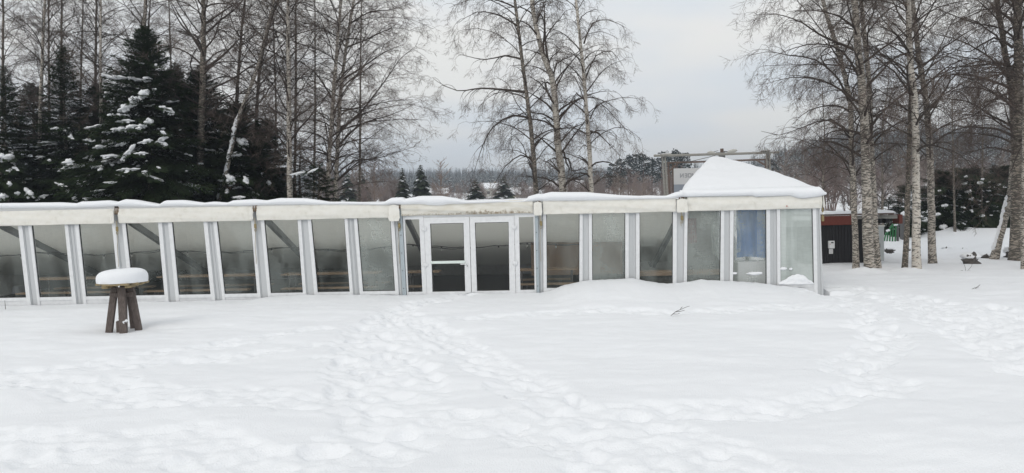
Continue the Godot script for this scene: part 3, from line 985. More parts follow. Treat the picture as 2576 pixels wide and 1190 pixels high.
func hip(x: float, z: float, x0: float, x1: float) -> float:
	var fr := 2.20 + 0.285 * -z
	var bk := 2.20 + 0.285 * (z - BACK)
	var lf := 2.20 + 1.5 * (x - cut(x0, z))
	var rt := 2.20 + 0.86 * (x1 - x)
	var e := -0.10
	var s := 0.0
	for q in [fr, bk, rt]: s += exp((q - 2.2) / e)
	var q := (e * log(s)) / 1.22
	var top := 1.10 * (q * (1.38 - 0.38 * q) if q > 0.0 else q)
	e = -0.10
	return clampf(2.2 + e * log(exp(top / e) + exp((lf - 2.2) / e)), 1.9, 3.5)

func make_roof_snow(lx: float, hx: float, rx: float) -> void:
	var lip := []
	for q in LIP: lip.append(on_tent(q[0], q[1]))
	# how far the snow hangs over the edge, by place
	var hang := []
	for q in [[-260, 527], [0, 525], [200, 524], [290, 521], [300, 520], [404, 521], [440, 519], [640, 518], [660, 516], [830, 515], [960, 516], [1010, 516], [1060, 514], [1085, 518], [1110, 518], [1130, 514], [1290, 509], [1330, 508], [1380, 506], [1480, 505], [1520, 504], [1690, 500], [1716, 496], [1890, 493], [1899, 496], [1985, 493], [2005, 499], [2020, 500], [2056, 495], [2075, 490]]:
		hang.append(on_tent(q[0], q[1]))
	var cover := func(x: float, b: float) -> Vector3:
		var t: float = poly(lip, x) + 0.006 * nz_c.get_noise_2d(x * 40.0, 1.0)
		var lo := minf(poly(hang, x), t - 0.02)
		if b < 0.30:                                    # the rounded front edge
			var k := b / 0.30
			var ang := (k - 0.5) * PI
			var thick := (t - lo)
			return Vector3(x, (t + lo) * 0.5 + sin(ang) * thick * 0.5, 0.02 + cos(ang) * (0.085 + minf(0.09, thick * 0.35)) + 0.012 * nz_c.get_noise_2d(x * 25.0, k * 20.0))
		var q := (b - 0.30) / 0.70
		var z := BACK * pow(q, 1.6)
		var cov: float = 0.26 + 0.25 * (1.0 - absf(absf(z) - 4.3) / 4.3)
		var fall := valley(x, z) + cov
		var y: float = lerpf(t, minf(fall, t - 0.12 * -z), smoothstep(0.0, 0.9, -z)) if z > -4.3 else fall
		return Vector3(x, y + 0.03 * nz_b.get_noise_2d(x * 10.0, z * 10.0) * smoothstep(0.2, 1.0, -z), z + 0.02)
	var whole := thing("roof_snow", "uneven layer of snow along the eave of the sunk marquee roof", "snow", tent_xf.origin, tent_xf.basis.get_euler().y)
	whole.set_meta("kind", "stuff")
	var m := MB.new()
	m.sheet(340, 16, func(a: float, b: float) -> Vector3: return cover.call(lerpf(lx - 0.05, hx + 0.02, a), b * 0.33))
	obj("snow_edge", m, M.snow, whole)
	m = MB.new()
	m.sheet(240, 10, func(a: float, b: float) -> Vector3: return cover.call(lerpf(lx - 0.05, hx + 0.02, a), lerpf(0.33, 0.62, b)))
	obj("thin_snow", m, M.thin_snow, whole)
	m = MB.new()
	m.sheet(160, 30, func(a: float, b: float) -> Vector3:
		var bb := lerpf(0.62, 1.0, b)
		var z := BACK * pow((bb - 0.30) / 0.70, 1.6)
		return cover.call(lerpf(lx - 0.05, cut(hx, z) + 0.02, a), bb))
	obj("snow_fill", m, M.snow, whole)
	m = MB.new()
	m.sheet(120, 110, func(a: float, b: float) -> Vector3:
		# square sheet over the hip roof whose rim curls over the edge
		var z := lerpf(0.10, BACK - 0.1, b)
		var x := lerpf(cut(hx, z) - 0.05, rx + 0.09, a)
		var rim := minf(minf(a * (rx - hx + 0.14), (1.0 - a) * (rx - hx + 0.14)), minf(b, 1.0 - b) * 8.8)
		var y := hip(x, minf(z, 0.0), hx, rx) + 0.13
		y += 0.045 * nz_b.get_noise_2d(x * 11.0, z * 11.0) + 0.012 * nz_c.get_noise_2d(x * 20.0, z * 9.0)
		var edge := 1.0 - smoothstep(0.0, 0.16, rim)
		y = lerpf(y, minf(y, 2.17), pow(edge, 2.5))
		if b < 0.012:
			y = poly(hang, x)
		return Vector3(x, y, z))
	# rounded rim along the front
	m.sheet(140, 14, func(a: float, b: float) -> Vector3:
		var x := lerpf(hx - 0.03, rx + 0.10, a)
		var lo: float = poly(hang, x)
		var hi := lerpf(2.29, 2.30, a) + 0.012 * nz_b.get_noise_2d(x * 14.0, 0.0)
		hi -= 0.12 * smoothstep(rx - 0.05, rx + 0.10, x)
		var ang := (b - 0.5) * PI
		return Vector3(x, (lo + hi) * 0.5 + sin(ang) * (hi - lo) * 0.5, 0.05 + cos(ang) * (0.06 + 0.35 * (hi - lo) * smoothstep(0.0, 0.2, a)) + 0.012 * nz_c.get_noise_2d(x * 25.0, b * 20.0)))
	var o := obj("roof_snow", m, M.snow)
	o.transform = tent_xf
	o.set_meta("kind", "stuff"); tag(o, "pyramid of deep snow on the standing end bay of the marquee", "snow")

func make_inside(jv: Array, left_end: float) -> void:
	var names := ["leftmost bay of windows", "second bay of windows from the left", "third bay, just left of the doors", "bay of the double doors", "bay just right of the doors"]
	var spans := [[left_end + 0.3, jv[0] - 0.2], [jv[0] + 0.35, jv[1] - 0.25], [jv[1] + 0.2, jv[2] - 0.7], [jv[2] - 0.15, jv[2] + 0.75], [jv[3] - 0.6, jv[3] + 1.0]]
	for k in 5:
		var x0: float = spans[k][0]
		var x1: float = spans[k][1]
		var zt := -1.15
		var t := thing("beer_table", "long pine table seen through the glass of the " + names[k], "table", tent_xf * Vector3((x0 + x1) * 0.5, FLOORY, zt), tent_xf.basis.get_euler().y, "pine tables inside the marquee")
		var L := x1 - x0
		for q in [-0.17, 0.0, 0.17]:
			var b := MB.new()
			b.bevel(Vector3(0, 0.72, q), Vector3(L, 0.035, 0.165), 0.004)
			obj("plank", b, M.pine_board, t)
		for s in [-1.0, 1.0]:
			var b := MB.new()
			b.bar(Vector3(s * (L * 0.5 - 0.2), 0, -0.2), Vector3(s * (L * 0.5 - 0.2), 0.7, -0.2), 0.03, 0.03, Vector3.BACK)
			b.bar(Vector3(s * (L * 0.5 - 0.2), 0, 0.2), Vector3(s * (L * 0.5 - 0.2), 0.7, 0.2), 0.03, 0.03, Vector3.BACK)
			b.box(Vector3(s * (L * 0.5 - 0.2), 0.4, 0), Vector3(0.025, 0.03, 0.38))
			obj("leg", b, M.dark_metal, t)
		for zz in ([zt + 0.55, zt - 0.60] if k != 3 else [zt + 0.55]):
			var off := rng.randf_range(-0.15, 0.15)
			var bn := thing("bench", "narrow pine bench on the %s side, %s" % ["near" if zz > zt else "far", names[k]], "bench", tent_xf * Vector3((x0 + x1) * 0.5 + off, FLOORY, zz), tent_xf.basis.get_euler().y, "pine benches inside the marquee")
			var b := MB.new()
			b.bevel(Vector3(0, 0.42, 0), Vector3(L - 0.1, 0.035, 0.24), 0.004)
			obj("seat", b, M.pine_board, bn)
			for s in [-1.0, 1.0]:
				b = MB.new()
				b.bar(Vector3(s * (L * 0.5 - 0.3), 0, -0.09), Vector3(s * (L * 0.5 - 0.3), 0.4, -0.07), 0.03, 0.03, Vector3.BACK)
				b.bar(Vector3(s * (L * 0.5 - 0.3), 0, 0.09), Vector3(s * (L * 0.5 - 0.3), 0.4, 0.07), 0.03, 0.03, Vector3.BACK)
				obj("leg", b, M.dark_metal, bn)
	# the wooden counter behind the bays on the right
	var cx0: float = jv[3] + 2.05
	var cx1: float = jv[4] + 1.15
	var cn := thing("counter", "dark counter with pine top behind the windows left of the blue sheet", "counter", tent_xf * Vector3((cx0 + cx1) * 0.5, FLOORY, -0.75), tent_xf.basis.get_euler().y)
	var cb := MB.new()
	cb.bevel(Vector3(0, 0.615, 0), Vector3(cx1 - cx0, 0.10, 0.5), 0.01)
	obj("counter_top", cb, M.pine_board, cn)
	cb = MB.new()
	cb.box(Vector3(0, 0.28, -0.05), Vector3(cx1 - cx0 - 0.1, 0.56, 0.36))
	obj("counter_front", cb, M.floor_dark, cn)
	# string of lamps below the sagging cloth
	var tl := thing("light_string", "black cable with small bulbs strung under the sagging cloth", "light string", tent_xf.origin, tent_xf.basis.get_euler().y)
	var pts := PackedVector3Array()
	var rad := PackedFloat32Array()
	var x := left_end - 2.5
	while x < jv[3] + 1.2:
		var bay := fposmod(x - jv[0], 3.15) / 3.15
		pts.push_back(Vector3(x, 1.13 - 0.10 * sin(bay * PI) + 0.012 * sin(x * 9.0), -1.9))
		rad.push_back(0.010)
		x += 0.12
	var cm := MB.new()
	cm.tube(pts, rad, 5)
	obj("cable", cm, M.cable, tl)
	cm = MB.new()
	var p2 := PackedVector3Array()
	for k in pts.size(): p2.push_back(pts[k] + Vector3(0, -0.02 - 0.02 * sin(k * 0.31), 0.03 * sin(k * 0.2)))
	cm.tube(p2, rad, 5)
	obj("cable", cm, M.cable, tl)
	for k in range(4, pts.size(), 6):
		cm = MB.new()
		cm.tube(PackedVector3Array([pts[k], pts[k] + Vector3(0, -0.05, 0)]), PackedFloat32Array([0.02, 0.018]), 7, true)
		obj("lamp_holder", cm, M.cable, tl)
		if (k / 6) % 3 != 1:
			cm = MB.new()
			cm.blob(pts[k] + Vector3(0, -0.085, 0), Vector3(0.024, 0.038, 0.024), 8, 6, nz_c, 0.0, 1.0, Vector3.ZERO)
			obj("bulb", cm, M.bulb, tl)
	# sheets hung behind the last windows
	var sh := MB.new()
	var b0 := on_tent(1866, 560).x
	var b1 := on_tent(1950, 560).x
	sh.sheet(24, 24, func(a: float, b: float) -> Vector3: return Vector3(lerpf(b0, b1, a) + 0.03 * nz_b.get_noise_2d(b * 20.0, 4.0), lerpf(0.74, 1.92, b) + 0.02 * sin(a * 5.0), -0.42 + 0.03 * sin(a * 17.0 + b * 2.0)))
	var so := obj("blue_tarpaulin", sh, M.blue_sheet); so.transform = tent_xf
	tag(so, "blue tarpaulin hanging behind the second last window", "tarpaulin")
	sh = MB.new()
	b0 = on_tent(1738, 560).x
	b1 = on_tent(1772, 560).x
	sh.sheet(20, 20, func(a: float, b: float) -> Vector3: return Vector3(lerpf(b0, b1, a), lerpf(1.08, 1.66, b), -0.75 + 0.03 * sin(a * 13.0)))
	so = obj("pink_banner", sh, M.pink_sheet); so.transform = tent_xf
	tag(so, "dull pink banner behind the dewy glass left of the blue tarpaulin", "banner")
	sh = MB.new()
	b0 = on_tent(1796, 560).x
	b1 = on_tent(1866, 560).x
	sh.sheet(40, 24, func(a: float, b: float) -> Vector3:
		var low := 0.70 + 0.35 * absf(a - 0.45)
		return Vector3(lerpf(b0, b1, a) + 0.05 * nz_b.get_noise_2d(b * 20.0, a * 9.0), lerpf(low, 1.82, b), -0.20 + 0.05 * sin(a * 26.0 + b * 3.0) + 0.03 * nz_c.get_noise_2d(a * 40.0, b * 30.0)))
	so = obj("plastic_film", sh, M.plastic_film); so.transform = tent_xf
	tag(so, "torn clear plastic film hanging behind the post left of the blue tarpaulin", "plastic film")
	sh = MB.new()
	b0 = on_tent(1335, 600).x
	b1 = on_tent(1600, 600).x
	sh.sheet(60, 10, func(a: float, b: float) -> Vector3: return Vector3(lerpf(b0, b1, a), lerpf(0.25, 1.20, b), -2.35 + 0.01 * sin(a * 40.0)))
	so = obj("brown_curtain", sh, M.brown_cloth); so.transform = tent_xf
	tag(so, "low brown curtain behind the windows just right of the doors", "curtain")
	var wb := MB.new()
	wb.bevel(Vector3((on_tent(1868, 680).x + on_tent(1960, 680).x) * 0.5, FLOORY + 0.44, -0.55), Vector3(0.85, 0.86, 0.5), 0.02)
	so = obj("chest_freezer", wb, M.plastic_white); so.transform = tent_xf
	tag(so, "pale box standing below the blue tarpaulin", "chest")
	# snow caught on the last windows
	sh = MB.new()
	var heap := []
	for q in [[1958, 711], [1964, 709], [1975, 704], [1985, 698], [1994, 693], [2003, 690], [2011, 688], [2018, 693], [2026, 696], [2034, 702], [2042, 706], [2047, 711]]: heap.append(on_tent(q[0], q[1]))
	sh.sheet(50, 10, func(a: float, b: float) -> Vector3:
		var xx: float = lerpf(heap[0].x, heap[-1].x, a)
		var hh: float = poly(heap, xx) + 0.02 * nz_c.get_noise_2d(xx * 60.0, 2.0)
		var ang := b * PI * 0.5
		return Vector3(xx, lerpf(0.15, hh + 0.05 * nz_c.get_noise_2d(xx * 110.0, 5.0) * sin(a * PI), sin(ang)), -0.025 + 0.05 * cos(ang) + 0.03 * nz_c.get_noise_2d(xx * 90.0, b * 60.0)))
	so = obj("snow_heap", sh, M.clump_snow); so.transform = tent_xf
	tag(so, "small ragged heap of snow stuck against the last window", "snow heap")
	var spots := [[1848, 688, 7, 3, "left of the two snow patches on the second last window"], [1900, 688, 20, 4, "wide snow patch low on the second last window"], [1972, 676, 9, 4, "left flake of snow above the heap on the last window"], [1990, 677, 4, 3, "small round flake of snow above the heap on the last window"]]
	for q in spots:
		var c := on_tent(q[0], q[1])
		sh = MB.new()
		sh.blob(Vector3(c.x, c.y, -0.02), Vector3(q[2] * 0.0089, q[3] * 0.0089, 0.02), 14, 8, nz_c, 0.6, 90.0, Vector3(q[0], 0, 0))
		so = obj("snow_patch", sh, M.clump_snow); so.transform = tent_xf
		tag(so, q[4], "snow patch", "snow patches on the glass")

func stained() -> void:
	var w := 512
	var h := 64
	var img := Image.create(w, h, false, Image.FORMAT_RGB8)
	var a := FastNoiseLite.new(); a.seed = 41; a.frequency = 0.02; a.fractal_octaves = 4
	var b := FastNoiseLite.new(); b.seed = 44; b.frequency = 0.06
	for y in h:
		for x in w:
			var base := Color(0.78, 0.76, 0.70).lerp(Color(0.68, 0.65, 0.57), clampf(0.5 + a.get_noise_2d(x * 0.8, y * 2.0), 0.0, 1.0))
			var fx := float(x) / w
			# y 0 is the hem; blotches of dirt with ragged tops
			var top := 13.0 * smoothstep(0.30, 0.6, fx) * (1.0 - smoothstep(0.86, 0.97, fx)) * (0.75 + 1.3 * b.get_noise_2d(x * 0.7, 3.0)) + 3.0
			var s := 1.0 - smoothstep(top * 0.4, top * 1.2 + 0.5, y + 7.0 * b.get_noise_2d(x * 2.0, y * 2.0))
			img.set_pixel(x, y, base.lerp(Color(0.20, 0.14, 0.075), clampf(s * (0.55 + 0.8 * a.get_noise_2d(x * 3.0, y * 3.0)), 0.0, 0.85)).linear_to_srgb())
	var m := mat("stained_canvas", Color.WHITE, 0.75)
	m.albedo_color = Color.WHITE
	m.albedo_texture = ImageTexture.create_from_image(img)

# ------------------------------------------------------------------ trees
var sprays := []
var boughs := []
var lumps := []
var bough_snow := []

func make_prototypes() -> void:
	var r := RandomNumberGenerator.new(); r.seed = 77
	for k in 4:                                         # sprays of fine birch twigs, growing along +Y, about 1 m
		var m := MB.new()
		var main := PackedVector3Array()
		var mr := PackedFloat32Array()
		var p := Vector3.ZERO
		var d := Vector3(r.randf_range(-0.2, 0.2), 1, r.randf_range(-0.2, 0.2)).normalized()
		for j in 6:
			main.push_back(p); mr.push_back(lerpf(0.0058, 0.0028, j / 5.0))
			p += d * 0.19
			d = (d + Vector3(r.randf_range(-0.25, 0.25), 0, r.randf_range(-0.25, 0.25))).normalized()
		m.tube(main, mr, 3)
		for j in 13:
			var tt := r.randf_range(0.05, 0.97)
			var q: Vector3 = main[int(tt * 5)].lerp(main[int(tt * 5) + 1], fposmod(tt * 5, 1.0))
			var az := j * 2.4 + r.randf() * 0.7
			var sd := Vector3(cos(az) * 0.75, r.randf_range(0.45, 0.9), sin(az) * 0.75).normalized()
			var L := r.randf_range(0.25, 0.6) * (1.15 - 0.5 * tt)
			var s := PackedVector3Array()
			var sr := PackedFloat32Array()
			for e in 4:
				s.push_back(q); sr.push_back(lerpf(0.0040, 0.0024, e / 3.0))
				q += sd * L / 3.0
				sd = (sd + Vector3(r.randf_range(-0.3, 0.3), r.randf_range(-0.1, 0.2), r.randf_range(-0.3, 0.3))).normalized()
			m.tube(s, sr, 3)
			for e in 2:
				var o: Vector3 = s[1 + e]
				var dd := (sd + Vector3(r.randf_range(-0.9, 0.9), r.randf_range(-0.4, 0.4), r.randf_range(-0.9, 0.9))).normalized()
				m.tube(PackedVector3Array([o, o + dd * L * 0.22 + Vector3(0, 0.01, 0), o + dd * L * 0.45]), PackedFloat32Array([0.0030, 0.0026, 0.0022]), 3)
		sprays.append(m.mesh())
	for k in 3:                                         # a spruce bough along +X, 1 m long, its needles as narrow blades
		var m := MB.new()
		var axis := func(t: float) -> Vector3: return Vector3(t, 0.10 * t - 0.42 * t * t + 0.14 * t * t * t, 0)
		var ap := PackedVector3Array()
		var ar := PackedFloat32Array()
		for j in 6:
			ap.push_back(axis.call(j / 5.0)); ar.push_back(lerpf(0.014, 0.003, j / 5.0))
		m.col = Color(0.03, 0.022, 0.016)
		m.tube(ap, ar, 4)
		for j in 40:
			var t := 0.12 + 0.88 * j / 40.0
			var o: Vector3 = axis.call(t)
			var sg := 1.0 if j % 2 == 0 else -1.0
			var L := (0.42 * (1.0 - t) + 0.10) * r.randf_range(0.7, 1.2)
			var d := Vector3(0.62, r.randf_range(-0.28, 0.02), sg * r.randf_range(0.6, 0.95)).normalized()
			for e in 7:
				var q := o + d * L * (e / 6.0) + Vector3(0, -0.25 * pow(L * e / 6.0, 2.0) * 4.0 * 0.25, 0)
				var bd := (d + Vector3(r.randf_range(-0.2, 0.9), r.randf_range(-0.9, 0.15), r.randf_range(-0.6, 0.6))).normalized()
				var bl := r.randf_range(0.07, 0.15)
				var wv := bd.cross(Vector3(r.randf_range(-0.4, 0.4), 1, r.randf_range(-0.4, 0.4))).normalized() * r.randf_range(0.009, 0.017)
				var g := r.randf_range(0.6, 1.5)
				m.col = Color(0.028 * g, 0.041 * g, 0.020 * g)
				m.quad(q - wv * 0.5, q + bd * bl * 0.5 - wv, q + bd * bl, q + bd * bl * 0.5 + wv)
		boughs.append(m.mesh())
	for k in 3:                                         # snow lying along a bough, same frame as the boughs
		var m := MB.new()
		for j in 12:
			var t := r.randf_range(0.25, 0.98)
			var sd := r.randf_range(-0.22, 0.22) * (1.1 - t)
			m.blob(Vector3(t, 0.10 * t - 0.42 * t * t + 0.14 * t * t * t + 0.03, sd), Vector3(r.randf_range(0.04, 0.11), r.randf_range(0.02, 0.045), r.randf_range(0.025, 0.06)), 7, 5, nz_c, 0.5, 60.0, Vector3(k * 9, j * 5, 0))
		bough_snow.append(m.mesh())
	for k in 6:                                         # clumps of snow: several lobes that settled together, some hanging over
		var m := MB.new()
		var nl := 6 + k % 3
		for j in nl:
			var x := lerpf(-0.72, 0.72, (j + 0.5) / nl) + r.randf_range(-0.1, 0.1)
			var rad := r.randf_range(0.26, 0.46) * (1.15 - 0.5 * absf(x))
			m.blob(Vector3(x, r.randf_range(-0.15, 0.3) * (1.0 - absf(x)), r.randf_range(-0.3, 0.3)), Vector3(rad * 1.15, rad * r.randf_range(0.9, 1.7), rad * 1.3), 9, 7, nz_c, 0.5, 45.0, Vector3(k * 31, j * 17, 0))
		for j in 2 + k % 2:
			var x := r.randf_range(-0.7, 0.7)
			m.blob(Vector3(x, -0.55, r.randf_range(0.0, 0.35)), Vector3(r.randf_range(0.10, 0.2), r.randf_range(0.3, 0.55), 0.18), 7, 6, nz_c, 0.4, 40.0, Vector3(k * 11, j * 37, 9))
		lumps.append(m.mesh())

func lump(parent: Node, p: Vector3, size: Vector3, tilt: float, k := -1) -> void:
	var o := obj("snow_clump", lumps[(rng.randi() % 6) if k < 0 else k], M.clump_snow, parent)
	o.transform = Transform3D(Basis(Vector3.BACK, tilt) * Basis(Vector3.UP, rng.randf() * 0.6 - 0.3) * Basis.from_scale(size), p)

# trunk: measured points [x, y] from the base up, all about d metres away; wide: trunk width in the same units at the base
# opt: dark bark, from/to heights of branches, count, reach, rise (initial lift), droop, hang (how far twigs hang), limbs
func birch(label: String, d: float, trunk: Array, wide: float, opt := {}, group := "bare birches around the marquee") -> Node3D:
	var pts := PackedVector3Array()
	for q in trunk: pts.push_back(at(q[0], q[1], d + (q[2] if q.size() > 2 else 0.0)))
	var base := pts[0]
	var g := ground(base.x, base.z) - 0.15
	if base.y > g + 0.05:                               # carry the trunk down to the ground
		var dir := (pts[1] - pts[0]).normalized()
		base += dir * ((g - base.y) / maxf(dir.y, 0.3))
		pts.insert(0, base)
	var height: float = opt.get("height", 14.5)
	while pts[-1].y < height:
		var dir := (pts[-1] - pts[-2]).normalized()
		dir = (dir + Vector3(rng.randf_range(-0.05, 0.05), 0.35, rng.randf_range(-0.05, 0.05))).normalized()
		pts.push_back(pts[-1] + dir * 1.2)
	var root := thing(opt.get("name", "birch_tree"), label, "tree", Vector3(base.x, g, base.z), 0.0, group)
	for k in pts.size(): pts[k] -= root.position
	var sp := spline(pts, 0.35)
	var r0: float = wide * 0.5 * d / F
	var rad := PackedFloat32Array()
	var total := 0.0
	for k in sp.size() - 1: total += sp[k].distance_to(sp[k + 1])
	var run := 0.0
	for k in sp.size():
		if k > 0:
			run += sp[k].distance_to(sp[k - 1])
			if k < sp.size() - 1: sp[k] += Vector3(rng.randf_range(-1, 1), 0, rng.randf_range(-1, 1)) * r0 * 0.10
		var t := run / total
		rad.push_back((r0 * (1.0 - 0.88 * pow(t, 1.1)) + r0 * 0.35 * exp(-run / 0.25)) * (1.0 + 0.05 * nz_c.get_noise_2d(k * 20.0, r0 * 999.0)) + 0.008)
	var m := MB.new()
	m.tube(sp, rad, 10, true, 1.0, 0.42)
	var sw := rng.randf()
	for k in m.t.size(): m.t[k] += Vector2(sw, sw * 7.0)
	obj("trunk", m, M["birch_" + opt.get("bark", "white")], root)
	# limbs and branches
	var br := MB.new()
	var sprouts := []          # [transform]
	var hang: float = opt.get("hang", 0.3)
	var paths := []
	for lm in opt.get("limbs", []):
		var lp := PackedVector3Array()
		for q in lm[1]: lp.push_back(at(q[0], q[1], d + (q[2] if q.size() > 2 else 0.0)) - root.position)
		paths.append([spline(lp, 0.3), lm[0] * 0.5 * d / F, 0.5])
	var n: int = opt.get("count", 42)
	var h0: float = opt.get("from", 2.6)
	var reach: float = opt.get("reach", 3.0)
	var az := rng.randf() * TAU
	for k in n:
		var hh := lerpf(h0, height - 0.6, pow((k + rng.randf()) / n, 1.1))
		var id := 0
		while id < sp.size() - 2 and sp[id].y < hh: id += 1
		az += 2.4 + rng.randf_range(-0.5, 0.5)
		var rel := (hh - h0) / (height - h0)
		var L := reach * (0.55 + 0.6 * sin(PI * clampf(rel * 0.8 + 0.15, 0.0, 1.0))) * rng.randf_range(0.55, 1.1)
		L *= 1.0 - 0.55 * rel * rel
		var el := deg_to_rad(opt.get("rise", 38.0) + rng.randf_range(-14, 16) + 18.0 * rel)
		var dir := Vector3(cos(az) * cos(el), sin(el), sin(az) * cos(el))
		var p := sp[id]
		var pp := PackedVector3Array([p])
		var steps := maxi(4, int(L / 0.28))
		var droop: float = opt.get("droop", 0.9) * rng.randf_range(0.7, 1.3)
		for s in steps:
			p += dir * L / steps
			pp.push_back(p)
			dir = (dir + Vector3(rng.randf_range(-0.2, 0.2), -droop / steps + rng.randf_range(-0.16, 0.16), rng.randf_range(-0.2, 0.2))).normalized()
		paths.append([pp, clampf(rad[id] * rng.randf_range(0.28, 0.5), 0.010, 0.05), rng.randf()])
	for pa in paths:
		var pp: PackedVector3Array = pa[0]
		var rr := PackedFloat32Array()
		var L := 0.0
		for s in pp.size() - 1: L += pp[s].distance_to(pp[s + 1])
		for s in pp.size(): rr.push_back(lerpf(pa[1], 0.0055, pow(float(s) / (pp.size() - 1), 0.75)))
		br.tube(pp, rr, 5)
		var per := maxi(4, int(L * opt.get("dense", 3.1)))
		for s in per:
			var t := lerpf(0.10, 1.0, (s + rng.randf()) / per)
			var f := t * (pp.size() - 1)
			var q := int(minf(f, pp.size() - 2.001))
			var o := pp[q].lerp(pp[q + 1], f - q)
			var along := (pp[q + 1] - pp[q]).normalized()
			var side := along.cross(Vector3.UP).normalized().rotated(along, rng.randf_range(-0.9, 0.9)) * (1.0 if s % 2 == 0 else -1.0)
			var dir := (along * rng.randf_range(0.5, 1.1) + side * rng.randf_range(0.5, 1.0) + Vector3.UP * rng.randf_range(-0.2, 0.35) * (1.0 - hang)).normalized()
			var l2 := L * rng.randf_range(0.14, 0.34) * (1.2 - 0.75 * t) + 0.12
			var p2 := PackedVector3Array([o])
			var st := maxi(3, int(l2 / 0.22))
			for e in st:
				o += dir * l2 / st
				p2.push_back(o)
				dir = (dir + Vector3(rng.randf_range(-0.25, 0.25), -0.55 * hang + rng.randf_range(-0.15, 0.15), rng.randf_range(-0.25, 0.25)) * 0.8).normalized()
			var r2 := PackedFloat32Array()
			var rb := minf(rr[q] * 0.65, 0.018)
			for e in p2.size(): r2.push_back(lerpf(rb, 0.0042, float(e) / (p2.size() - 1)))
			br.tube(p2, r2, 3)
			# twig sprays along the side branch and at its tip
			var ns := 1 + int(l2 * opt.get("spray", 1.35))
			for e in ns:
				var ft := lerpf(0.25, 1.0, (e + 1.0) / ns) * (p2.size() - 1)
				var e0 := int(minf(ft, p2.size() - 1.001))
				var po := p2[e0].lerp(p2[e0 + 1], ft - e0)
				var da := (p2[e0 + 1] - p2[e0]).normalized()
				var up := (da + Vector3(rng.randf_range(-0.7, 0.7), rng.randf_range(-0.5, 0.5) - hang * 1.3, rng.randf_range(-0.7, 0.7))).normalized()
				var xx := up.cross(Vector3(rng.randf_range(-1, 1), rng.randf_range(-1, 1), rng.randf_range(-1, 1))).normalized()
				var sc := rng.randf_range(0.55, 1.05) * float(opt.get("twig", 0.8))
				sprouts.append(Transform3D(Basis(xx, up, xx.cross(up)).scaled(Vector3(sc, sc, sc)), po))
	var bo := obj("branches", br, M.branch, root)
	bo.set_meta("kind", "stuff")
	for k in 2:
		var part := []
		for j in range(k, sprouts.size(), 2): part.append(sprouts[j])
		multi("twigs", sprays[(k + int(r0 * 1000)) % 4], M.twig if k == 0 else M.twig_pale, part, root)
	return root

